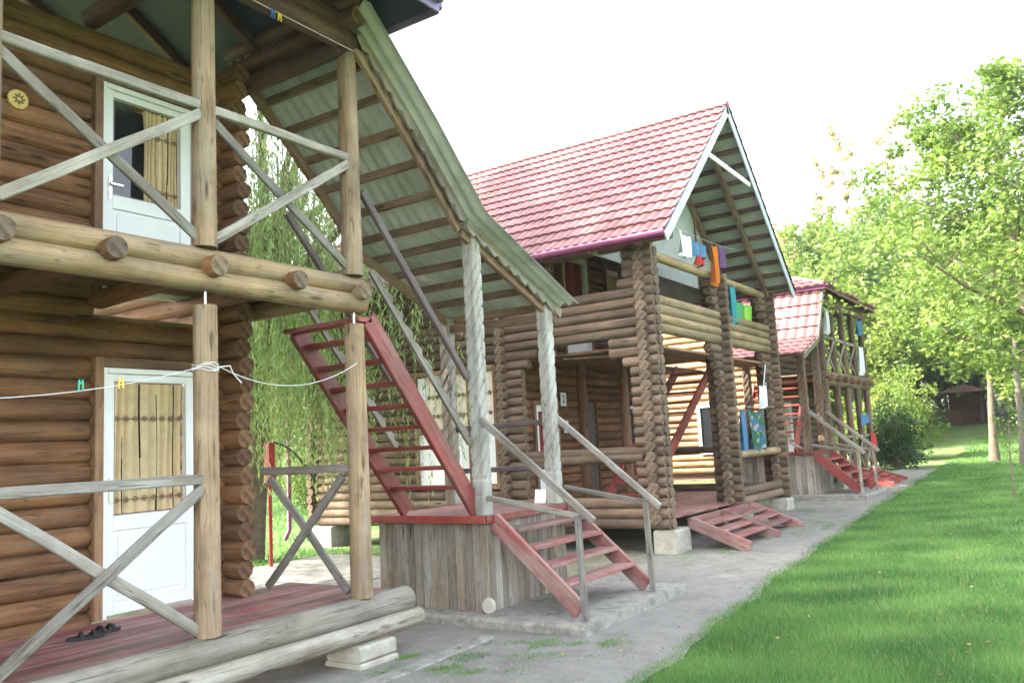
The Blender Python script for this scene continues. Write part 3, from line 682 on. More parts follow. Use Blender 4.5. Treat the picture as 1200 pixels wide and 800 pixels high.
# columns of short crossing logs
def column(x, y, z0, z1, w=.62, mat=WALLG):
    mb = MB(); z = z0+r; k = 0
    while z < z1:
        t = random.random(); mb.log((x-w*.42, y, z), (x+w*.36, y, z), r, 12, 0, 1, .03, .3, t)
        z2 = z+pit/2
        if z2 < z1: mb.log((x, y-w*.36, z2), (x, y+w*.44, z2), r, 12, 0, 1, .03, .3)
        z += pit
    return mb.build('log_column', mat, c2)
XF = -5.36
column(XF, 11.78, .36, 4.62); column(XF, 14.88, .36, 4.55); column(XF, 17.75, .36, 4.55)
for (a, b) in ((12.16, 14.62), (15.28, 17.50)):
    for i, zz in enumerate((3.40, 3.55, 3.70, 3.845)):
        mb = MB(); mb.log((XF+.05, a-.1, zz), (XF+.05, b+.1, zz), .083, 12, 0, 1, .03); mb.build('balcony_log', ['log_blond', 'end_grey'], c2)
    mb = MB(); mb.log((XF+.05, a-.15, 4.55), (XF+.05, b+.15, 4.55), .075, 12, 0, 1, .03); mb.build('header_log', ['log_blond', 'end_grey'], c2)
    for j in range(4):                                   # stepped corbels at the far side of each opening
        mb = MB(); mb.log((XF+.02, b-.42+j*.12, 3.24-j*.15), (XF+.02, b+.1, 3.24-j*.15), .08, 10, 0, 1); mb.build('corbel', WALLG, c2)
        if j < 3:
            mb = MB(); mb.log((XF+.02, b-.30+j*.08, 4.42-j*.15), (XF+.02, b+.1, 4.42-j*.15), .078, 10, 0, 1); mb.build('corbel', WALLG, c2)
# front lower rails of the far bay, dark cross rails, near bay is open for the steps
for zz in (.50, .66): mb = MB(); mb.log((XF+.05, 15.15, zz-.02), (XF+.05, 17.6, zz-.02), .083, 12, 0, 1); mb.build('sill_log', ['log_weathered', 'end_grey'], c2)
mb = MB(); mb.log((XF+.05, 15.1, 1.32), (XF+.05, 17.7, 1.32), .075, 12, 0, 1); mb.build('rail_log', ['log_blond', 'end_grey'], c2)
for zz in (): mb = MB(); mb.log((-7.9, 15.15, zz), (-5.5, 15.15, zz), .08, 12, 0, 1); mb.build('rail_log', ['log_brown', 'end_grey'], c2)
mb = MB(); mb.log((-7.6, 11.68, 1.42), (-5.5, 11.68, 1.42), .082, 12, 0, 1); mb.build('rail_log', ['log_weathered', 'end_grey'], c2)
for zz in (.57, 1.39): mb = MB(); mb.log((-7.8, 17.9, zz), (-5.5, 17.9, zz), .085, 12, 0, 1); mb.build('rail_log', ['log_weathered', 'end_grey'], c2)
# inner posts
for (x, y, rr_) in ((-6.62, 13.4, .085), (-7.35, 13.2, .09)):
    mb = MB(); mb.tube([(x, y, .5), (x, y, 3.15)], [rr_, rr_*.95], 14, 0, 1, .01); mb.build('post', ['log_brown', 'end_brown'], c2)
mb = MB(); mb.tube([(-7.2, 14.9, 3.2), (-7.2, 14.9, 5.6)], [.12, .11], 14, 0, 1, .01); mb.build('post', ['rail_dark', 'end_brown'], c2)
# floors
mb = MB()
for i in range(20): mb.box((-7.9+i*.128, 11.85, .46), (-7.9+i*.128+.124, 17.9, .50), 0, .003)
mb.build('porch_floor', 'red_paint_worn', c2)
mb = MB()
for i in range(20): mb.box((-7.9+i*.128, 11.85, 3.10), (-7.9+i*.128+.12, 15.2 if -7.0 < -7.9+i*.128 < -6.1 else 17.9, 3.14), 0, .003)
mb.build('balcony_floor', 'board_trim', c2)
mb = MB(); mb.beam((-6.95, 11.95, 3.06), (-5.75, 12.5, 3.06), .1, .02); mb.build('ceiling_board', 'board_plank', c2)
for (x, y, sx, sy_) in ((-5.27, 11.95, .36, .55), (-5.3, 15.0, .36, .5), (-5.3, 17.6, .36, .5), (-8.2, 11.8, .4, .4), (-12.3, 11.8, .5, .5)):
    mb = MB(); mb.box((x-sx/2, y-sy_/2, -.1+gz(y)), (x+sx/2, y+sy_/2, .35), 0, .03); mb.build('pier', 'concrete_block', c2)
# gable roof
def slope(p0, y1, z1, x0, x1, rf):
    pass
X0, X1 = -13.0, -4.72
sh = MB()
for (ye, ze) in (EL_, ER):
    a, b = V((X0, ye, ze)), V((X1, ye, ze)); cc, dd = V((X1, APY, APZ)), V((X0, APY, APZ))
    n = V((0, -(APZ-ze)*(1 if ye < APY else -1), abs(APY-ye))).normalized()
    sh.slab([a, b, cc, dd], n, .025)
rf2 = sh.build('roof', 'sheath_grey', c2)
tl = MB()
for (ye, ze, sg) in ((*EL_, 1), (*ER, -1)):
    run = abs(APY-ye); h = APZ-ze; Ls = math.hypot(run, h)
    U = V((sg, 0, 0)); Vv = V((0, sg*run, h)).normalized(); Nn = U.cross(Vv).normalized()
    tile_sheet(tl, V((X0 if sg > 0 else X1+.06, ye, ze))+Nn*.045-Vv*.06, U, Vv, Nn, X1-X0+.06, Ls+.06, wave=.165, course=.305)
tl.build('tiles', 'tile_red', rf2)
mb = MB(); mb.tube([(X0, APY, APZ+.05), (X1+.05, APY, APZ+.05)], [.075, .075], 10, flat=1.1); mb.build('ridge_cap', 'tile_red', rf2)
for (ye, ze) in (EL_, ER):
    sg = 1 if ye < APY else -1; d = V((0, APY-ye, APZ-ze)).normalized(); u_ = V((0, -d.z*sg, d.y*sg))
    for X_ in (X1+.02,):
        mb = MB(); mb.beam(V((X_, ye, ze))-d*.1-u_*.04, V((X_, APY, APZ))-u_*.04, .025, .16, upv=u_); mb.build('bargeboard', 'barge_paint', rf2)
    for X_ in (-5.22, -6.0):
        mb = MB(); mb.beam(V((X_, ye, ze))-u_*.12+d*.05, V((X_, APY, APZ))-u_*.12, .09, .13, upv=u_); mb.build('rafter', 'beam_brown', rf2)
    L_ = (V((0, ye, ze))-V((0, APY, APZ))).length; q = .18
    while q < L_-.1:
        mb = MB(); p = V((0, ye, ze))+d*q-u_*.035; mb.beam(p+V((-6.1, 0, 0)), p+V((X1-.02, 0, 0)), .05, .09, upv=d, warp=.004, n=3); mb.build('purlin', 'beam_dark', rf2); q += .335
mb = MB(); mb.tube([(X0, EL_[0]-.075, EL_[1]-.02), (X1+.02, EL_[0]-.075, EL_[1]-.02)], [.062, .062], 12); g_ = mb.build('gutter', 'metal_purple', rf2)
mb = MB(); mb.beam((X0, EL_[0]+.02, EL_[1]-.03), (X1, EL_[0]+.02, EL_[1]-.03), .02, .13); mb.build('fascia', 'metal_purple', rf2)
mb = MB(); mb.beam((-4.735, 13.42, 6.40), (-4.735, 15.50, 6.36), .03, .09); mb.build('collar_board', 'white_upvc', rf2)
# grey gable panel, set back
mb = MB(); zb = 4.6
def yl(z): return EL_[0]+(z-EL_[1])*(APY-EL_[0])/(APZ-EL_[1])
def yr(z): return ER[0]-(z-ER[1])*(ER[0]-APY)/(APZ-ER[1])
mb.slab([(-6.05, yl(zb)+.1, zb), (-6.05, yr(zb)-.1, zb), (-6.05, APY, APZ-.12)], (-1, 0, 0), .03)
mb.build('gable_panel', 'sheath_grey', c2)
for y in (12.9, 15.9): mb = MB(); mb.beam((-6.02, y, 4.6), (-6.02, y, yl(0)*0+ (EL_[1]+(y-EL_[0])*.897-.15 if y < APY else ER[1]+(ER[0]-y)*.914-.15)), .02, .06, upv=(0, 1, 0)); mb.build('batten', 'beam_brown', c2)
# purlin logs carrying the roof at the front corners
for y, zz in ((11.62, 4.72), (11.62, 4.88), (17.72, 4.66), (17.72, 4.82), (17.5, 4.96)):
    mb = MB(); mb.log((-7.5, y, zz), (-4.78-.12*(zz > 4.8), y, zz), .078, 12, 0, 1); mb.build('eave_log', WALLG, c2)
# downpipe at the far back corner
mb = MB(); mb.tube([(-12.95, 11.2, 4.6), (-13.0, 11.42, 4.2), (-13.05, 11.42, .3), (-13.05, 11.3, .12)], [.045]*4, 10); mb.build('downpipe', 'metal_purple', c2)
# entry steps (slightly askew) and inner stairs
st3 = flight(0, 'low wide red steps with a middle stringer leading into the middle cabin porch', 12.2, 15.0, ((-5.08, .47), (-4.28, .10)), 3, along='X', mat='red_paint_worn', mid=True, board=(.055, .18), tread_d=.24)
mb = MB(); mb.box((-5.14, 12.26, .33), (-5.09, 14.94, .47)); mb.build('top_board', 'red_paint_worn', st3)
st4 = flight(0, 'dark red inner staircase seen through the front opening of the middle cabin', -6.95, -6.15, ((16.6, 3.16), (12.9, .55)), 12, board=(.05, .20))

# =================================================================== CABIN 3
c3 = thing('log_cabin', 'farthest log cabin with tiled hip roof and a row of slim balcony posts', 'log cabin', (-8.5, 23.5, .2))
ZS = -.12
wall_logs('Y', -6.6, 21.3, 26.3, .6, 5.2, .095, [(22.3, 23.1, .6, 2.5)], step=1.2, seg=8).build('wall', WALLG, c3)
wall_logs('X', 21.4, -12.0, -6.3, .6, 5.1, .095, half=.5, step=1.2, seg=8).build('end_wall', ['log_honey', 'end_grey'], c3)
wall_logs('X', 26.1, -12.0, -6.3, .6, 5.1, .095, half=.5, step=1.2, seg=8).build('end_wall', WALLG, c3)
mb = MB(); mb.box((-6.8, 21.5, .5), (-6.7, 26, 5.1)); mb.box((-12, 21.45, .5), (-6.8, 21.52, 5)); mb.build('light_block', 'beam_brown', c3)  # added boxes behind these logs, only to stop light coming through
mb = MB()
for q in ((-8.42, -8.34), (-7.98, -7.90)): mb.box((q[0], 21.26, 1.2), (q[1], 21.34, 2.5))
mb.box((-8.34, 21.26, 2.42), (-7.98, 21.34, 2.5)); mb.box((-8.34, 21.26, 1.2), (-7.98, 21.34, 1.28)); wn = mb.build('window', 'white_upvc', c3)
mb = MB(); mb.box((-8.34, 21.30, 1.28), (-7.98, 21.32, 2.42)); mb.build('pane', 'glass_dark', wn)
door(c3, -6.5, 22.35, 23.05, .65, 2.45, 'curtain')
mb = MB()
for i in range(10): mb.box((-6.5+i*.14, 21.3, .56), (-6.5+i*.14+.13, 26.4, .6), 0, .003)
mb.build('deck', 'red_paint_worn', c3)
mb = MB(); mb.log((-5.1, 21.2, .48), (-5.1, 26.4, .5), .11, 12, 0, 1); mb.build('deck_log', ['log_grey', 'end_grey'], c3)
for zz, xx in ((3.02, -5.1), (2.84, -5.13)): mb = MB(); mb.log((xx, 21.15, zz), (xx, 26.35, zz), .10, 12, 0, 1, .03); mb.build('balcony_log', ['log_weathered', 'end_grey'], c3)
for i in range(7):
    y = 21.5+i*.78; mb = MB(); mb.log((-6.5, y, 2.94), (-4.93, y, 2.94), .085, 10, 0, 1); mb.build('balcony_joist', ['log_brown', 'end_grey'], c3)
mb = MB(); mb.box((-6.5, 21.3, 3.04), (-5.2, 26.2, 3.08)); mb.build('balcony_floor', 'beam_brown', c3)
P3 = [21.3, 22.45, 23.6, 24.8, 26.0]
for y in P3:
    mb = MB(); mb.tube([(-5.1, y, .58), (-5.1, y, 2.76)], [.09, .085], 12, 0, 1); mb.build('post', ['log_weathered', 'end_grey'], c3)
    mb = MB(); mb.tube([(-5.1, y, 3.1), (-5.1, y, 4.85)], [.085, .08], 12, 0, 1); mb.build('post', ['log_weathered', 'end_grey'], c3)
braces(c3, P3, 3.12, 4.0, c=-5.1, mat='board_plank'); braces(c3, P3[1:], .62, 1.5, c=-5.1, mat='board_plank')
for zz in (4.9, 5.06): mb = MB(); mb.log((-5.1, 21.1, zz), (-5.1, 26.3, zz), .09, 12, 0, 1); mb.build('plate_beam', ['log_weathered', 'end_grey'], c3)
hip_roof(c3, -12.6, -4.80, 20.95, 26.65, 5.12, .40, sheath='sheath_dark', fascia='metal_purple', tw=.22)
mb = MB(); mb.box((-5.3, 21.3, .0), (-4.9, 21.8, .38)); mb.build('pier', 'concrete_block', c3)
mb = MB(); mb.box((-5.3, 25.8, .2), (-4.9, 26.2, .38)); mb.build('pier', 'concrete_block', c3)
# its stair porch: tiled, mirrored towards the camera
sp3 = thing('stair_porch', 'planked stair platform under a steep red tiled awning beside the farthest cabin', 'porch', (-5.9, 20.4, gz(20)))
PF3 = [(18.75, 3.35), (20.15, 3.82), (21.02, 5.02)]
for a, b in zip(PF3[:-1], PF3[1:]):
    tl = MB(); U = V((1, 0, 0)); Vv = V((0, b[0]-a[0], b[1]-a[1])); L_ = Vv.length; Nn = U.cross(Vv).normalized()
    tile_sheet(tl, V((-6.9, a[0], a[1])), U, Vv, Nn, 2.0, L_, wave=.22, course=.36); o = tl.build('awning_tiles', 'tile_red', sp3)
    mb = MB(); mb.slab([(-6.9, a[0], a[1]-.02), (-4.9, a[0], a[1]-.02), (-4.9, b[0], b[1]-.02), (-6.9, b[0], b[1]-.02)], -Nn, .02); mb.build('awning_boards', 'beam_brown', sp3)
    mb = MB(); mb.beam((-4.88, a[0], a[1]-.05), (-4.88, b[0], b[1]-.05), .03, .12); mb.build('fascia', 'board_plank', sp3)
for (x, y) in ((-5.22, 19.72), (-5.22, 21.05), (-6.5, 19.72)): twisted_post(x, y, 1.19, interp(PF3, y)-.06, h=.09, parent=sp3, mat='log_weathered')
mb = MB(); x = -6.9
while x < -5.15: wv = random.uniform(.10, .14); mb.box((x, 19.60, gz(20)), (min(x+wv-.005, -5.1), 19.63, 1.14), 0, .004); x += wv
y = 19.64
while y < 21.2: wv = random.uniform(.10, .14); mb.box((-5.125, y, gz(20)), (-5.10, y+wv-.005, 1.14), 0, .004); y += wv
mb.build('planking', 'board_plank', sp3)
mb = MB(); mb.box((-6.95, 19.55, 1.145), (-5.06, 21.25, 1.19)); mb.build('platform_floor', 'red_paint', sp3)
mb = MB(); mb.beam((-6.45, 19.72, 2.0), (-5.3, 19.72, 2.0), .05, .06); mb.beam((-6.45, 19.73, 1.9), (-5.3, 19.73, 1.25), .04, .06); mb.build('railing', 'board_plank', sp3)
st5 = flight(0, 'red open staircase climbing under the tiled awning to the farthest cabin balcony', -6.85, -5.55, ((21.3, 2.95), (20.0, 1.25)), 7, board=(.055, .18), tread_d=.2)
st6 = flight(0, 'red staircase with wooden handrails going down from the farthest cabin platform', 19.62, 21.1, ((-5.05, 1.18), (-4.22, .37)), 4, along='X', board=(.055, .20), mat='red_paint')
for y, x in ((19.55, -4.12), (21.1, -4.12)):
    mb = MB(); mb.beam((x, y, .26), (x-.02, y, 1.2), .06, .06, upv=(1, 0, 0)); mb.build('baluster', 'board_plank', st6)
    mb = MB(); mb.beam((-5.1, y, 2.12), (x+.12, y, 1.14), .05, .08); mb.build('handrail', 'board_plank', st6)
    mb = MB(); mb.beam((-5.1, y+.02, 1.36), (x, y+.02, 1.17), .04, .06); mb.build('midrail', 'board_plank', st6)
mb = MB(); mb.box((-5.9, 19.3, gz(20)-.1), (-4.0, 21.6, gz(20)+.10), 0, .03); struct(mb.build('concrete_pad', 'concrete'))
st7 = flight(0, 'red wooden steps at the far bay of the farthest cabin deck', 22.6, 24.6, ((-4.95, .60), (-4.15, .28)), 3, along='X', board=(.055, .2), mat='red_paint', mid=True)

# =================================================================== SMALL THINGS
def line(pts, label, r_=.0029, sag=.0, mat='rope', group=None, name='clothesline', cat='clothesline', n=16):
    P = []
    for a, b in zip(pts[:-1], pts[1:]):
        for i in range(n): f = i/n; q = V(a).lerp(V(b), f); q.z -= sag*4*f*(1-f); P.append(q)
    P.append(V(pts[-1])); mb = MB(); mb.tube(P, [r_]*len(P), 6); return tag(mb.build(name, mat), label, cat, group)
line([(-5.06, .8, 2.2), (-5.04, 3.66, 2.36)], 'grey rope sagging between the porch posts across the lower white door', sag=.17)
line([(-5.03, 3.80, 2.36), (-5.03, 5.17, 2.46)], 'grey rope hanging slack between the two porch posts under the balcony', sag=.16)
mb = MB(); mb.tube([(-5.13+math.cos(q*.6)*.093, 3.75+math.sin(q*.6)*.093, 2.33+q*.0013+.012*math.sin(q*1.7)) for q in range(44)], [.0038]*44, 5)
mb.tube([(-5.04, 3.78, 2.36), (-5.0, 3.86, 2.37), (-5.02, 3.9, 2.32), (-4.99, 3.95, 2.25)], [.0042]*4, 5)
tag(mb.build('rope_knot', 'rope'), 'pale rope wound round the porch post with a loose end', 'rope')
line([(-5.04, 1.2, 5.3), (-4.98, 5.2, 5.23)], 'thin pale line strung under the eave of the nearest cabin', sag=.0)
def pin(p, mat, label):
    p = V(p); mb = MB()
    for s_ in (-1, 1): mb.beam(p+V((0, s_*.010, .022)), p+V((0, s_*.014, -.045)), .012, .008, upv=(0, 1, 0), ch=.002)
    mb.tube([p+V((0, -.016, 0)), p+V((0, .016, 0))], [.007, .007], 6); tag(mb.build('clothespin', mat), label, 'clothespin', 'plastic clothespins on the lines')
pin((-5.045, 2.80, 2.215), 'pin_green', 'green clothespin on the rope left of the lower white door')
pin((-5.045, 3.06, 2.235), 'pin_yellow', 'yellow clothespin on the rope in front of the lower white door')
pin((-4.99, 4.30, 5.225), 'pin_blue', 'blue clothespin on the thin line under the eave')
pin((-4.99, 4.37, 5.225), 'pin_yellow', 'yellow clothespin beside the blue one under the eave')
for i, (x, y, a, lab) in enumerate(((-6.03, 3.40, 1.2, 'black sandal beside the lower door frame, the nearer of the pair'), (-6.10, 3.58, 1.6, 'black sandal by the lower door frame, the farther of the pair'))):
    mb = MB(); R_ = Matrix.Rotation(a, 3, 'Z'); n = 16; out = []
    for q in range(n):
        an = 2*math.pi*q/n; out.append(V((x, y, .502))+R_ @ V((math.cos(an)*.125, math.sin(an)*(.045+.008*math.cos(an)), 0)))
    mb.slab(out, (0, 0, 1), .022); o = mb.build('sandal', 'black_rubber'); tag(o, lab, 'sandal', 'pair of black sandals')
    o['base'] = list(o.location)
    for dx in (.05, -.03):
        m2 = MB(); m2.tube([V((x, y, .52))+R_ @ V((dx, math.cos(t)*.046, math.sin(t)*.028)) for t in [k*math.pi/8 for k in range(9)]], [.014]*9, 6); m2.build('strap', 'black_rubber', o)
mb = MB(); P_ = [V((-6.50+math.sin(0)*.0, 3.09, 4.53))]
mb.tube([(-6.51, 3.09, 4.53), (-6.485, 3.09, 4.53), (-6.478, 3.09, 4.53)], [.075, .075, .06], 24, smooth=False)
o = mb.build('wall_plaque', 'plate_paint'); tag(o, 'round ochre plaque hanging on the upper log wall left of the door', 'plaque'); o['base'] = list(o.location)
m2 = MB()
for k in range(8): a = k*math.pi/4; m2.tube([(-6.474, 3.09+math.cos(a)*.018, 4.53+math.sin(a)*.018), (-6.474, 3.09+math.cos(a)*.045, 4.53+math.sin(a)*.045)], [.009, .005], 6)
m2.build('flower_relief', 'beam_brown', o)
mb = MB(); mb.tube([(-4.97+.02*k_*0, 6.83-.035+.01*i, .17) for k_, i in ((0, 0), (0, 1), (0, 3), (0, 4))], [.065, .078, .08, .07], 20, smooth=True); tag(mb.build('round_stone', 'white_stone'), 'round white stone disc leaning on the platform corner', 'stone')
# number plate and notice on the inner wall of the middle cabin
mb = MB(); mb.box((-7.885, 13.33, 2.37), (-7.875, 13.53, 2.62), 0, .002); o = mb.build('number_sign', 'paper'); tag(o, 'white number 2 sign on the porch wall of the middle cabin', 'sign'); o['base'] = list(o.location)
def text(body, loc, size, mat, parent, rot):
    cu_ = bpy.data.curves.new('t', 'FONT'); cu_.body = body; cu_.size = size; cu_.extrude = .002; cu_.align_x = 'CENTER'; cu_.align_y = 'CENTER'
    tmp = bpy.data.objects.new('t', cu_); me = bpy.data.meshes.new_from_object(tmp); bpy.data.objects.remove(tmp)
    me.transform(Matrix.Translation(V(loc)-V(parent['base'])) @ rot); me.materials.clear(); me.materials.append(MATS[mat]); me.name = 'digit'
    ob = bpy.data.objects.new('digit', me); COL.objects.link(ob); ob.parent = parent; return ob
RX = Matrix(((0, 0, 1, 0), (1, 0, 0, 0), (0, 1, 0, 0), (0, 0, 0, 1)))
text('2', (-7.872, 13.43, 2.495), .2, 'ink', o, RX)
mb = MB(); mb.box((-7.885, 13.40, 1.88), (-7.878, 13.56, 2.10), 0, .002); o = mb.build('notice', 'paper'); tag(o, 'white paper notice pinned below the number sign', 'notice'); o['base'] = list(o.location)
m2 = MB()
for k in range(6): m2.box((-7.877, 13.42, 2.07-k*.028), (-7.876, 13.53-.02*(k % 3), 2.062-k*.028), 0, .0003)
m2.build('print_lines', 'ink', o)
# white board leaning on the side wall behind the platform
mb = MB(); mb.beam((-7.32, 11.48, .10+.3), (-7.30, 11.56, .98), .20, .02, upv=(0, 1, 0)); o = tag(mb.build('leaning_board', 'white_upvc'), 'short white board leaning on the side wall of the middle cabin', 'board')
def cloth(label, mat, a, b, drop, n=20, m_=12, drift=.03, name='towel', cat='towel', group=None, taper=0.0, slit=False, fold=.045):
    """cloth pinned from a to b, hanging down"""
    a, b = V(a), V(b); t = (b-a); nn = V((-t.y, t.x, 0)).normalized(); mb = MB(); ph = random.uniform(0, 6); vs = []
    for th in (0, .006):
        vs = []
        for j in range(m_+1):
            g = j/m_
            for i in range(n+1):
                f = i/n; f2 = .5+(f-.5)*(1-taper*g)
                q = a+t*f2; q = q+nn*(fold*math.sin(f*14+ph+g*1.2)*(.35+g)+drift*g*g+th); q.z -= drop*g*(1+.06*math.sin(f*9+ph)); q.z -= .05*math.sin(f*math.pi)*(1-g)
                vs.append(q)
        fs = [(j*(n+1)+i, j*(n+1)+i+1, (j+1)*(n+1)+i+1, (j+1)*(n+1)+i) for j in range(m_) for i in range(n) if not (slit and j > m_*.45 and i == n//2)]
        mb.add(vs, fs, 0, True)
    return tag(mb.build(name, mat), label, cat, group)
gC = 'washing hung out on the middle cabin balcony'
cloth('white shirt hanging at the near end of the balcony washing line', 'cloth_white', (-5.12, 12.78, 5.06), (-5.12, 13.22, 5.02), .40, name='shirt', cat='shirt', group=gC)
cloth('blue shorts hanging on the washing line next to the white shirt', 'cloth_blue', (-5.12, 13.32, 5.0), (-5.12, 14.0, 5.0), .26, name='shorts', cat='shorts', group=gC, slit=True)
cloth('small red cloth hanging below the blue shorts', 'cloth_red', (-5.16, 13.62, 4.86), (-5.16, 13.92, 4.86), .24, group=gC)
cloth('orange towel hanging in the middle of the balcony washing line', 'cloth_orange', (-5.12, 14.20, 5.08), (-5.12, 14.48, 5.08), .74, group=gC, fold=.05, taper=.2)
cloth('dark purple top hanging beside the orange towel', 'cloth_purple', (-5.12, 14.62, 5.12), (-5.12, 14.86, 5.14), .42, group=gC, fold=.04, name='top', cat='top')
line([(-5.12, 12.1, 5.10), (-5.12, 15.5, 5.17)], 'thin washing line across the middle cabin balcony', sag=.06)
cloth('turquoise towel hung over the far bay rail of the middle cabin balcony', 'cloth_turquoise', (-5.24, 15.30, 4.5), (-5.24, 15.62, 4.5), .75, group=gC)
cloth('blue towel hanging behind the turquoise one on the balcony', 'cloth_blue', (-5.38, 15.28, 4.55), (-5.38, 15.5, 4.55), .6, group=gC)
def basin(p, sx, sy_, h, mat, label):
    x, y, z = p; mb = MB(); prof = [(.82, 0), (1.0, h), (1.06, h), (1.06, h-.012), (.97, h-.012), (.80, .02)]; n = 20; vs = []
    for rr_, zz in prof:
        for k in range(n):
            a = 2*math.pi*k/n; c, s_ = math.cos(a), math.sin(a); q = (abs(c)**4+abs(s_)**4)**.25
            vs.append((x+c/q*sx*rr_, y+s_/q*sy_*rr_, z+zz))
    fs = [(i*n+k, i*n+(k+1) % n, (i+1)*n+(k+1) % n, (i+1)*n+k) for i in range(len(prof)-1) for k in range(n)]+[tuple(range(n-1, -1, -1)), tuple((len(prof)-1)*n+k for k in range(n))]
    mb.add(vs, fs, 0, False); tag(mb.build('basin', mat), label, 'basin')
basin((-5.42, 15.95, 3.93), .13, .40, .30, 'plastic_green', 'green plastic basin standing on the balcony logs of the middle cabin')
basin((-5.42, 16.62, 3.93), .13, .22, .30, 'plastic_lime', 'lime plastic basin standing beside the green one on the balcony logs')
cloth('patterned green and blue towel hanging over the lower porch rail', 'cloth_pattern', (-5.27, 15.85, 2.15), (-5.27, 16.75, 2.15), .80, fold=.07)
cloth('light blue towel hanging at the near end of the lower porch rail', 'cloth_blue', (-5.27, 15.40, 2.15), (-5.27, 15.68, 2.15), .85)
cloth('white garment bunched on a stick above the patterned towel', 'cloth_white', (-5.2, 16.55, 2.62), (-5.2, 17.0, 2.7), .45, taper=.5, fold=.05, name='garment', cat='garment')
line([(-5.30, 15.3, 2.22), (-5.28, 17.6, 2.22)], 'washing line across the far bay of the lower porch', sag=.02)
line([(-5.2, 17.0, 3.05), (-5.2, 16.7, 2.5)], 'thin pale stick slanting above the white garment', r_=.012, name='stick', cat='stick')
cloth('white towel hanging from the near end of the farthest balcony', 'cloth_white', (-5.0, 21.5, 4.7), (-5.0, 21.85, 4.7), .65)
cloth('blue cloth hanging at the far end of the farthest balcony', 'cloth_blue', (-5.0, 25.1, 4.75), (-5.0, 25.7, 4.75), .45)
cloth('white towel draped over the far railing of the farthest balcony', 'cloth_white', (-5.0, 25.0, 3.98), (-5.0, 25.6, 3.98), .8)
cloth('dark blue cloth hung on the lower railing of the farthest cabin', 'cloth_blue', (-4.95, 24.3, 2.05), (-4.95, 25.1, 2.1), .3)
cloth('red cloth hung on the lower railing of the farthest cabin', 'cloth_red', (-4.95, 25.4, 1.55), (-4.95, 26.0, 1.55), .5)
# fire point with hose between the first two cabins
fp = thing('fire_box', 'red metal fire box on a pole with a black hose behind the nearest cabin corner', 'fire box', (-10.72, 9.0, 0))
mb = MB(); mb.box((-10.80, 8.94, 1.32), (-10.64, 9.06, 1.95), 0, .02); mb.build('box', 'paint_red', fp)
mb = MB(); mb.tube([(-10.72, 9.0, 0), (-10.72, 9.0, 1.30)], [.03, .03], 10); mb.build('pole', 'paint_red', fp)
mb = MB(); mb.tube([V((-10.62, 9.0, 1.95)).lerp(V((-9.9, 9.2, 1.30)), f)+V((0, 0, .14*math.sin(f*math.pi))) for f in [i/10 for i in range(11)]], [.018]*11, 8); mb.build('hose', 'black_hose', fp)

# =================================================================== VEGETATION
def raw_mesh(name, verts, faces_idx, nper, mats, tones, midx=None, parent=None, base=(0, 0, 0)):
    me = bpy.data.meshes.new(name); nv = len(verts); nf = len(faces_idx)//nper
    me.vertices.add(nv); me.vertices.foreach_set('co', (verts-np.array(base)).astype(np.float32).ravel())
    me.loops.add(len(faces_idx)); me.loops.foreach_set('vertex_index', faces_idx.astype(np.int32))
    me.polygons.add(nf); me.polygons.foreach_set('loop_start', np.arange(0, nf*nper, nper, dtype=np.int32)); me.polygons.foreach_set('loop_total', np.full(nf, nper, dtype=np.int32))
    for m_ in mats: me.materials.append(MATS[m_])
    at = me.attributes.new('tone', 'FLOAT', 'POINT'); at.data.foreach_set('value', tones.astype(np.float32))
    me.update(calc_edges=True); o = bpy.data.objects.new(name, me); COL.objects.link(o)
    if parent is not None: o.parent = parent
    else: o.location = base
    return o
def leaves(centres, size, asp=.5, droop=.0, rng=RNG):
    n = len(centres); d = rng.normal(size=(n, 3)); d[:, 2] = d[:, 2]*.6-droop; d /= np.linalg.norm(d, axis=1)[:, None]
    e = np.cross(d, rng.normal(size=(n, 3))); e /= np.linalg.norm(e, axis=1)[:, None]
    s = size*rng.uniform(.6, 1.3, n)[:, None]
    v = np.stack([centres-d*s*.5, centres+e*s*asp*.5, centres+d*s*.5, centres-e*s*asp*.5], 1).reshape(-1, 3)
    return v, np.arange(4*n)
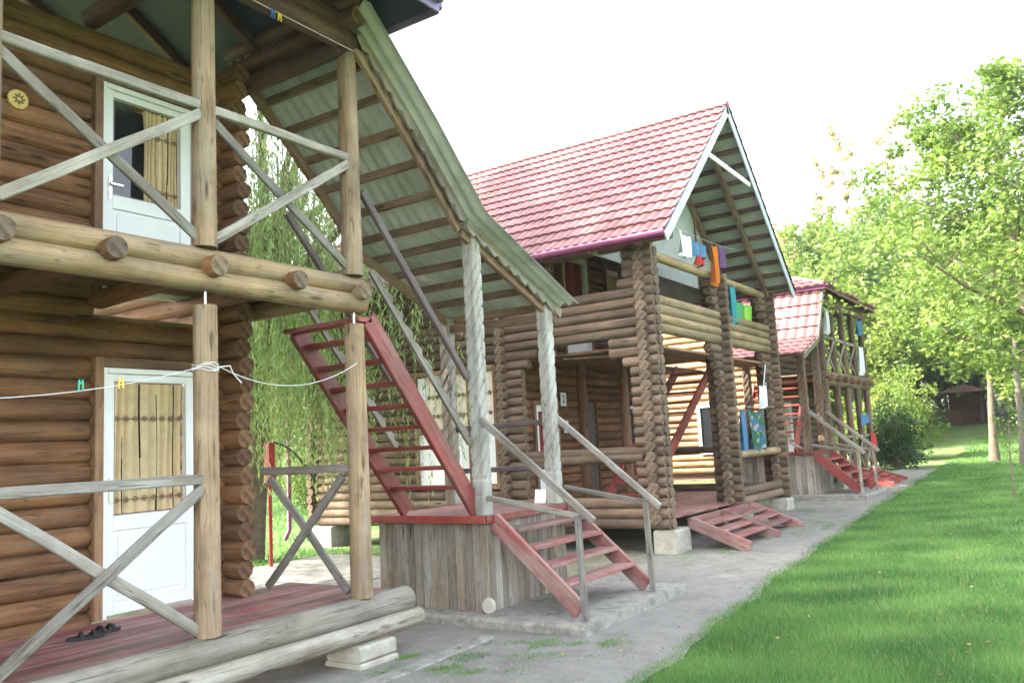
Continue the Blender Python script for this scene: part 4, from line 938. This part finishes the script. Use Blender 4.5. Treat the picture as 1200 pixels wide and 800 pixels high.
def limb_tree(base, height, spread, crown_lo, nl, leafsize, leaf, bark, trunk_r, lean=(0, 0), seed=0, nlimb=9, name='tree', label='', cat='tree', group=None, clump=.55, top_pow=1.0, asp=.5, shape='round', nclump=60, ystretch=1.0):
    rg = np.random.default_rng(seed); rs = random.Random(seed); bx, by, bz = base
    root = thing(name, label, cat, tuple(base), group)
    mb = MB(); tips = []
    def P(f): return V((bx+lean[0]*f**1.4+.05*height*.15*math.sin(f*5+seed), by+lean[1]*f**1.4+.04*height*.15*math.cos(f*4+seed), bz+height*.92*f))
    pts = [P(i/9) for i in range(10)]; mb.tube(pts, [trunk_r*(1-.85*i/9)*(1.35 if i == 0 else 1) for i in range(10)], 10, wob=.06)
    for k in range(nlimb):
        f = crown_lo+(1-crown_lo)*(k+.3)/nlimb*.9; p = P(f); an = k*2.4+seed
        if shape == 'cone': rr_ = spread*(1-(f-crown_lo)/(1-crown_lo))+.1
        elif shape == 'column': rr_ = spread*(.6+.4*math.sin(f*9+seed))
        else: rr_ = spread*math.sqrt(max(.08, 1-((f-crown_lo)/(1-crown_lo)*1.5-.55)**2))
        rr_ *= rs.uniform(.75, 1.1)
        e = p+V((math.cos(an)*rr_, math.sin(an)*rr_*ystretch, rr_*(.55 if shape == 'round' else (1.2 if shape == 'column' else -.15))))
        mid = p.lerp(e, .5)+V((0, 0, -.06*rr_)); r0 = trunk_r*(1-.8*f)*.6
        mb.tube([p, mid, e], [r0, r0*.6, r0*.15], 7, wob=.05)
        for q in (.45, .7, .95):
            c = p.lerp(e, q); tips.append((c, rr_*.33))
            for _ in range(2):
                e2 = c+V((rs.uniform(-1, 1), rs.uniform(-1, 1), rs.uniform(-.3, .9)))*rr_*.38
                mb.tube([c, e2], [r0*.3, r0*.08], 5); tips.append((e2, rr_*.24))
    tips.append((P(1), spread*.3))
    mb.build('trunk', bark, root)
    cs, tn = [], []; per = max(1, nl//len(tips))
    for c, s_ in tips:
        sub = rg.integers(2, 5)
        for _ in range(sub):
            cc = np.array(c)+rg.normal(size=3)*s_*.6; n = per//sub+1; t = rg.uniform(0, 1)
            d = rg.normal(size=(n, 3)); d *= (rg.uniform(.2, 1, n)**.5/np.linalg.norm(d, axis=1))[:, None]
            cs.append(cc+d*s_*clump*np.array([1, 1, .75])); tn.append(np.clip(t*.6+rg.uniform(0, .5, n), 0, 1))
    cs = np.concatenate(cs); tn = np.concatenate(tn); v, f = leaves(cs, leafsize, asp, rng=rg)
    raw_mesh('crown', v, f, 4, [leaf], np.repeat(tn, 4), parent=root, base=base)
    return root
def copy_tree(root, loc, rz, sc, label, group=None):
    r_ = root.copy(); COL.objects.link(r_); r_.location = loc; r_.rotation_euler = (0, 0, rz); r_.scale = (sc[0], sc[0], sc[1]); r_['label'] = label
    if group: r_['group'] = group
    for ch in list(root.children): c = ch.copy(); COL.objects.link(c); c.parent = r_
    return r_
# the large tree whose crown fills the right of the picture
limb_tree((-.50, 20.5, gz(20.5)), 9.2, 2.45, .30, 26000, .15, 'leaf_green', 'bark', .15, lean=(-.55, .2), seed=3, nlimb=15, name='broadleaf_tree', label='tall leafy tree with a leaning forked trunk at the right edge of the lawn', clump=.75, asp=.5)
limb_tree((-2.44, 31.4, gz(31.4)), 7.8, 2.2, .42, 12000, .19, 'leaf_green', 'bark', .13, lean=(.2, .3), seed=5, nlimb=11, name='broadleaf_tree', label='smaller tree with a forked pale trunk standing at the far edge of the lawn', clump=.7)
limb_tree((-1.6, 29.2, gz(29)), 8.0, 2.4, .3, 8000, .19, 'leaf_light', 'bark_pale', .12, lean=(.6, .3), seed=8, nlimb=10, name='broadleaf_tree', label='slim tree behind the large one near the right border of the lawn', clump=.7)
limb_tree((-15.5, 6.3, 0), 13.5, 4.3, .42, 12000, .22, 'leaf_green', 'bark', .3, seed=12, nlimb=16, name='broadleaf_tree', label='large hidden tree added behind the nearest cabin to shade the middle cabin wall', clump=.85)  # tree added out of view so the middle cabin's side wall falls in shade
limb_tree((-15.0, .6, 0), 14.5, 4.6, .42, 11000, .26, 'leaf_green', 'bark', .3, seed=14, nlimb=16, name='broadleaf_tree', label='large unseen tree added behind the nearest cabin to shade the lawn', clump=.9)  # second hidden tree, added to extend the shade over the near lawn
# sapling with its stake
limb_tree((-1.30, 19.6, gz(19.6)), 2.0, .32, .45, 160, .07, 'leaf_green', 'bark', .022, lean=(.1, 0), seed=2, nlimb=5, name='sapling', label='thin young sapling standing alone on the lawn', cat='sapling', clump=.7)
# forest behind
FG = 'trees of the wood beyond the lawn'
kinds = [
 limb_tree((-9.5, 44, gz(44)), 11, 3.6, .08, 17000, .28, 'leaf_green', 'bark', .22, seed=21, nlimb=16, name='broadleaf_tree', label='green broadleaf tree of the wood behind the farthest cabin roof', group=FG, clump=.8),
 limb_tree((1.6, 49, gz(49)), 10, 3.4, .06, 17000, .28, 'leaf_light', 'bark_pale', .20, seed=24, nlimb=16, name='broadleaf_tree', label='pale green broadleaf tree of the wood just right of the small pavilion', group=FG, clump=.8),
 limb_tree((-13, 52, gz(52)), 12, 3.5, .10, 15000, .28, 'leaf_yellow', 'bark_pale', .2, seed=27, nlimb=15, name='broadleaf_tree', label='yellowing tree of the wood behind the farthest cabin', group=FG, clump=.7)]
spots = [(-.9, 43, 1, .85), (.2, 50, 1, 1.2), (-9.5, 50, 1, 1.2), (-12.5, 56, 1, 1.25), (-6.5, 60, 1, 1.3), (-2.2, 53, 1, 1.1), (-8.2, 38.5, 1, .75), (-17, 46, 0, 1.0), (-21, 50, 1, 1.0), (-16, 58, 1, 1.0), (-8, 56, 1, .95), (-11.5, 49, 1, .85), (-1.5, 58, 0, .95), (-5.0, 57, 1, 1.0), (3, 54, 0, 1.1), (5, 47, 1, 1.05), (3.5, 42, 0, .95), (-10.5, 41, 1, .8), (-12.5, 38, 1, .85), (-14.5, 44, 0, 1.0), (8, 60, 1, 1.2), (-25, 58, 2, 1.1),
         (-30, 50, 0, 1.1), (-35, 44, 1, 1.1), (-38, 36, 0, 1.1), (-42, 30, 1, 1.1), (-34, 29, 2, 1.0), (-28, 36, 1, 1.0), (-45, 22, 0, 1.2), (-36, 20, 1, 1.0), (-7, 68, 0, 1.2), (-13, 70, 1, 1.2), (-19, 66, 0, 1.2), (2, 70, 1, 1.2), (1.3, 38, 0, .8), (3.2, 35, 1, .95), (-40, 12, 0, 1.2)]
for i, (x, y, k, s_) in enumerate(spots):
    rg_ = random.Random(i+50)
    copy_tree(kinds[k], (x, y, gz(y)-.1), rg_.uniform(0, 6.28), (s_*rg_.uniform(.9, 1.1), s_*rg_.uniform(.85, 1.1)), ['green', 'pale green', 'yellowing'][k]+(' broadleaf tree of the wood seen through the gap between the first two cabins' if x < -24 else ' broadleaf tree of the wood behind the lawn and the farthest cabin'), FG)
# tall thin poplars
PG = 'tall sparse poplars above the wood'
pop = limb_tree((-11.3, 58, gz(58)), 22, 1.1, .30, 3600, .24, 'leaf_yellow', 'bark_pale', .16, seed=31, nlimb=16, name='poplar', label='tall sparse yellow poplar, the thickest of the bare group', shape='column', group=PG, clump=.9)
for i, (x, y, s_, lab) in enumerate(((-13.0, 60, .93, 'tall sparse poplar at the left of the bare group'), (-8.5, 58, .98, 'lone tall poplar thinning out right of the group'), (-10.6, 62, .80, 'lower poplar between the tall ones'), (-14.6, 60, .68, 'lowest yellow poplar left of the group'), (-6.6, 60, .72, 'thin poplar nearest the big leafy tree'))):
    copy_tree(pop, (x, y, gz(y)), i*1.3, (.9, s_), lab, PG)
limb_tree((-14.8, 56, gz(56)), 16, 2.4, .12, 7000, .3, 'leaf_conifer', 'bark', .2, seed=41, nlimb=34, name='spruce', label='dark narrow spruce rising just past the middle cabin gable', shape='cone', clump=.8, asp=.25)
limb_tree((-7.2, 48, gz(48)), 13.2, 1.6, .72, 3500, .24, 'leaf_green', 'bark', .15, seed=43, nlimb=8, name='broadleaf_tree', label='round headed tree standing above the wood left of the big tree', clump=.9)
# shrub next to the farthest cabin
def shrub(base, rx, rz, n, size, leaf, label, seed, name='shrub', cat='shrub', asp=.3):
    rg = np.random.default_rng(seed); root = thing(name, label, cat, tuple(base)); mb = MB(); cs = []; tn = []
    for k in range(26):
        an = rg.uniform(0, 6.28); el = rg.uniform(.2, 1.35); L_ = rg.uniform(.6, 1.05)
        e = np.array(base)+np.array([math.cos(an)*math.cos(el)*rx, math.sin(an)*math.cos(el)*rx, math.sin(el)*rz])*L_
        mb.tube([V(base), V(np.array(base)*.5+e*.5+np.array([0, 0, .05])), V(e)], [.02, .012, .005], 5)
        m_ = n//26; f = rg.uniform(.35, 1.05, m_)[:, None]; cs.append(np.array(base)*(1-f)+e*f+rg.normal(size=(m_, 3))*rx*.13); tn.append(np.clip(rg.uniform(0, .6)+rg.uniform(0, .4, m_), 0, 1))
    mb.build('stems', 'bark', root); v, f = leaves(np.concatenate(cs), size, asp, -.6, rg)
    raw_mesh('foliage', v, f, 4, [leaf], np.repeat(np.concatenate(tn), 4), parent=root, base=base); return root
shrub((-5.0, 29.0, gz(29)), 1.25, 2.3, 9000, .14, 'leaf_dark', 'dense dark green shrub spreading beside the path past the farthest cabin', 61)
shrub((-5.6, 33.5, gz(33)), 1.6, 3.6, 8000, .16, 'leaf_light', 'tall pale green bush rising behind the dark shrub', 62)
shrub((-6.9, 47.5, gz(47.5)), 1.1, 1.3, 3000, .16, 'leaf_light', 'green bush growing left of the small red roofed pavilion', 63)
shrub((-14.5, 19.5, gz(19.5)), 1.6, 2.6, 5000, .13, 'leaf_light', 'bright bush seen in the gap behind the nearest cabin', 64)
shrub((-18.5, 17.0, gz(17)), 1.8, 2.8, 5000, .14, 'leaf_green', 'green bush farther back in the gap behind the nearest cabin', 65)
# weeping willow in the gap
def willow(base, h, rad, ns, seed, label):
    rg = np.random.default_rng(seed); root = thing('willow', label, 'willow', tuple(base)); b = np.array(base); mb = MB()
    mb.tube([V(b+np.array([.1*i*math.sin(i), .05*i, h*.75*i/6])) for i in range(7)], [.26*(1-.1*i) for i in range(7)], 12, wob=.08)
    cs = []; tn = []; sv = MB()
    ends = []
    for k in range(16):
        an = k*2.4; rr_ = rad*rg.uniform(.45, 1.0); e = b+np.array([math.cos(an)*rr_, math.sin(an)*rr_, h*rg.uniform(.82, 1.0)]); s0 = b+np.array([.3, .2, h*rg.uniform(.45, .72)]); e[2] = min(e[2], 6.3) if e[0] > -8.9 else e[2]
        mid = s0*.5+e*.5+np.array([0, 0, h*.08]); mb.tube([V(s0), V(mid), V(e)], [.10, .06, .02], 7); ends.append((s0, mid, e))
    for k in range(ns):
        s0, mid, e = ends[rg.integers(len(ends))]; f = rg.uniform(.25, 1.0); p = s0*(1-f)**2+2*mid*f*(1-f)+e*f*f+rg.normal(size=3)*.35*np.array([1, 1, .4])
        L_ = rg.uniform(.35, .85)*(p[2]-b[2]); n = int(L_*17); t = rg.uniform(0, 1)
        g = np.linspace(0, 1, n)[:, None]; sw = rg.normal(size=2)*.22
        q = p+np.concatenate([sw[0]*g**.6*.8, sw[1]*g**.6*.8, -L_*g], 1); cs.append(q+rg.normal(size=(n, 3))*.025); tn.append(np.clip(t*.6+rg.uniform(0, .5, n), 0, 1))
        if k % 3 == 0: mb.tube([V(q[0]), V(q[n//2]), V(q[-1])], [.006, .004, .002], 3, caps=False)
    mb.build('trunk', 'bark', root); cs = np.concatenate(cs); n = len(cs)
    d = rg.normal(size=(n, 3))*.45; d[:, 2] = -1; d /= np.linalg.norm(d, axis=1)[:, None]; e = np.cross(d, rg.normal(size=(n, 3))); e /= np.linalg.norm(e, axis=1)[:, None]
    s = .13*rg.uniform(.6, 1.3, n)[:, None]; v = np.stack([cs-d*s*.5, cs+e*s*.09, cs+d*s*.5, cs-e*s*.09], 1).reshape(-1, 3)
    raw_mesh('foliage', v, np.arange(4*n), 4, ['leaf_willow'], np.repeat(np.concatenate(tn), 4), parent=root, base=base); return root
willow((-12.0, 9.6, 0), 8.0, 4.2, 1050, 71, 'weeping willow trailing its strands in the gap between the first two cabins')
willow((-24.0, 15.0, gz(15)), 10.0, 4.0, 500, 72, 'farther weeping willow behind the gap between the cabins')

# lawn
def blades(name, area_fn, n, hgt, wid, seed, mat='grass_blade'):
    rg = np.random.default_rng(seed); x, y, z = area_fn(rg, n); n = len(x); h = hgt*rg.uniform(.5, 1.3, n); a = rg.uniform(0, 6.28, n); w_ = wid*rg.uniform(.7, 1.3, n)
    la = rg.normal(size=n)*.5*h; lb = rg.normal(size=n)*.5*h; b = np.stack([x, y, z], 1)
    dx = np.stack([np.cos(a)*w_, np.sin(a)*w_, np.zeros(n)], 1)*.5
    v = np.stack([b-dx, b+dx, b+np.stack([la, lb, h], 1)], 1).reshape(-1, 3)
    t = np.full(n, .42); r0 = np.random.default_rng(5)
    for k in range(14):
        fr = r0.uniform(.8, 7); an = r0.uniform(0, 6.28); t += .16/(1+.25*fr)*np.sin(fr*(x*math.cos(an)+y*math.sin(an))+r0.uniform(0, 6.28))
    t = np.clip(t+rg.uniform(-.25, .25, n), 0, .9); t = np.where(rg.uniform(0, 1, n) < .05, 1.0, t)
    o = raw_mesh(name, v, np.arange(3*n), 3, [mat], np.repeat(t, 3)); return o
def lawn_area(y0, y1, xr):
    def f(rg, n):
        y = rg.uniform(y0, y1, n); e = np.interp(y, [q[0] for q in EDGE], [q[1] for q in EDGE])+.04*np.sin(y*2.3)+.02*np.sin(y*7.1+1)
        x = e-.02-.07*rg.uniform(0, 1, n)**2+(xr-e)*rg.uniform(0, 1, n); z = gzn(y)-.028
        k = np.sin(x*2.3+1)*np.sin(y*1.7)+rg.uniform(-.9, 1.6, n) > -.75
        return x[k], y[k], z[k]
    return f
for i, a in enumerate(((3.6, 8.5, 1.6, 230000, .060, .0055), (8.5, 15, 1.8, 140000, .06, .009), (15, 24, 2.0, 70000, .07, .013), (24, 42, 3.0, 60000, .08, .022))):
    o = blades('lawn_grass', lawn_area(a[0], a[1], a[2]), a[3], a[4], a[5], 80+i)
    tag(o, ['short green grass of the lawn nearest the camera', 'green lawn grass beside the path at the middle cabin', 'lawn grass beside the path at the farthest cabin', 'sunlit lawn grass past the farthest cabin'][i], 'grass', 'lawn grass', 'stuff')
def back_area(rg, n):
    x = rg.uniform(-26, -9.2, n); y = rg.uniform(8.2, 24, n); k = ~((x > -13.2) & (y > 11.3) & (y < 18.3)) & ~((x > -11) & (y < 10.5)); x, y = x[k], y[k]
    return x, y, gzn(y)-.028
tag(blades('yard_grass', back_area, 60000, .09, .02, 90), 'sunlit grass behind the gap between the first two cabins', 'grass', None, 'stuff')
def weed_area(rg, n):
    c = [(-4.25, 5.75, .22), (-4.0, 5.3, .16), (-4.45, 5.35, .12), (-3.75, 6.2, .2), (-4.75, 5.5, .1), (-4.2, 6.3, .2), (-3.65, 6.45, .15), (-4.6, 4.95, .1), (-5.0, 11.3, .35), (-4.6, 12.1, .3), (-4.3, 13.8, .3), (-4.4, 15.4, .4), (-4.5, 17.2, .35), (-5.2, 18.9, .5), (-3.95, 14.9, .25), (-4.2, 8.95, .15), (-5.2, 9.3, .3), (-8.3, 7.2, .4), (-8.5, 8.2, .5), (-11, 10.6, .6), (-6.2, 18.5, .6)]
    i = rg.integers(len(c), size=n); c = np.array(c)[i]; x = c[:, 0]+rg.normal(size=n)*c[:, 2]*.9; y = c[:, 1]+rg.normal(size=n)*c[:, 2]*1.0; k = np.sin(x*9+y*4)+np.sin(y*13-x*5)+np.sin(x*23)*.6+rg.uniform(-.7, .7, n) > .5; x, y = x[k], y[k]
    return x, y, gzn(y)
tag(blades('weeds', weed_area, 42000, .030, .006, 91), 'scattered low weeds growing through the worn path and yard', 'weeds', None, 'stuff')

def flakes(name, fn, n, size, mat, seed, asp=.6):
    rg = np.random.default_rng(seed); x, y, z = fn(rg, n); n = len(x); a = rg.uniform(0, 6.28, n); s_ = size*rg.uniform(.4, 1.4, n); b = np.stack([x, y, z+.014], 1)
    u = np.stack([np.cos(a), np.sin(a), rg.normal(size=n)*.25], 1)*s_[:, None]*.5; v_ = np.stack([-np.sin(a), np.cos(a), rg.normal(size=n)*.25], 1)*s_[:, None]*.5*asp
    t = b+np.array([0, 0, 1])*s_[:, None]*.3
    if mat == 'stone_chip':
        v = np.stack([b-u, b-v_, b+u, b+v_, t], 1).reshape(-1, 3); i = np.arange(n)[:, None]*5; f = np.concatenate([i+0, i+1, i+4, i+1, i+2, i+4, i+2, i+3, i+4, i+3, i+0, i+4], 1).ravel()
        return raw_mesh(name, v, f, 3, [mat], np.repeat(rg.uniform(0, 1, n), 5))
    v = np.stack([b-u, b-v_, b+u, b+v_], 1).reshape(-1, 3); return raw_mesh(name, v, np.arange(4*n), 4, [mat], np.repeat(rg.uniform(0, 1, n), 4))
leafmat('stone_chip', (.10, .095, .08), (.34, .33, .30), 0.0); leafmat('dead_leaf', (.20, .12, .04), (.45, .34, .10), 0.2)
def path_area(rg, n):
    y = 3.5+22*rg.uniform(0, 1, n)**1.6; e = np.interp(y, [q[0] for q in EDGE], [q[1] for q in EDGE]); q = rg.uniform(0, 1, n); q = np.where(rg.uniform(0, 1, n) < .6, q**2.5, q); x = e+.02-q*1.6; q2 = rg.uniform(0, 1, n) < .35; x = np.where(q2, -4.3-rg.uniform(0, 1.0, n), x)
    k = ~((x < -3.75) & (y > 6.5) & (y < 9.05)); x, y = x[k], y[k]; return x, y, gzn(y)-.006
tag(flakes('gravel', path_area, 6000, .017, 'stone_chip', 95, .8), 'loose grit and small stones lying on the worn path', 'gravel', None, 'stuff')
def litter_area(rg, n):
    y = 4+20*rg.uniform(0, 1, n)**1.3; x = -5.4+6.5*rg.uniform(0, 1, n); k = ~((x < -3.75) & (y > 6.5) & (y < 9.05)); x, y = x[k], y[k]
    e = np.interp(y, [q[0] for q in EDGE], [q[1] for q in EDGE]); return x, y, gzn(y)+np.where(x > e, .02, -.004)
tag(flakes('fallen_leaves', litter_area, 330, .042, 'dead_leaf', 96), 'dry fallen leaves scattered over the path and lawn', 'fallen leaves', None, 'stuff')
# small pavilion far behind the lawn
pv = thing('pavilion', 'small pavilion with a red roof standing among trees at the end of the lawn', 'pavilion', (-5.0, 50, gz(50)))
px_, py_ = -5.0, 50.; g = gz(50)
for (a, b) in ((-.8, -.8), (.8, -.8), (-.8, 1.0), (.8, 1.0)): mb = MB(); mb.box((px_+a-.07, py_+b-.07, g), (px_+a+.07, py_+b+.07, g+1.62)); mb.build('post', 'beam_dark', pv)
mb = MB(); mb.box((px_-.8, py_+.95, g), (px_+.8, py_+1.03, g+1.6)); mb.build('back_wall', 'log_brown', pv)
mb = MB(); mb.box((px_-.72, py_-.84, g), (px_-.1, py_-.77, g+.7)); mb.build('railing', 'log_brown', pv)
A_ = [V((px_-1.2, py_-1.3, g+1.62)), V((px_+1.2, py_-1.3, g+1.62)), V((px_+1.2, py_+1.5, g+1.62)), V((px_-1.2, py_+1.5, g+1.62))]; T = V((px_, py_+.1, g+2.1))
mb = MB(); mb.add(A_+[T], [(0, 1, 4), (1, 2, 4), (2, 3, 4), (3, 0, 4), (3, 2, 1, 0)], 0); mb.build('roof', 'tile_red', pv)

# =================================================================== AIR
m, nt, p = newmat('haze_mat'); nt.nodes.remove(p); pvn = nt.nodes.new('ShaderNodeVolumePrincipled')
pvn.inputs['Color'].default_value = (.95, .97, 1, 1); pvn.inputs['Density'].default_value = HAZE; pvn.inputs['Anisotropy'].default_value = .4
nt.links.new(pvn.outputs[0], nt.nodes['Material Output'].inputs['Volume'])
mb = MB(); lo, hi = V((-142, -62, -1.2)), V((102, 182, 27))
c8 = [V((x, y, z)) for x in (lo.x, hi.x) for y in (lo.y, hi.y) for z in (lo.z, hi.z)]
mb.add(c8, [(0, 1, 3, 2), (4, 6, 7, 5), (0, 4, 5, 1), (2, 3, 7, 6), (0, 2, 6, 4), (1, 5, 7, 3)])
tag(mb.build('haze', 'haze_mat'), 'thin bright summer haze in the air over the lawn and cabins', 'haze', None, 'stuff')
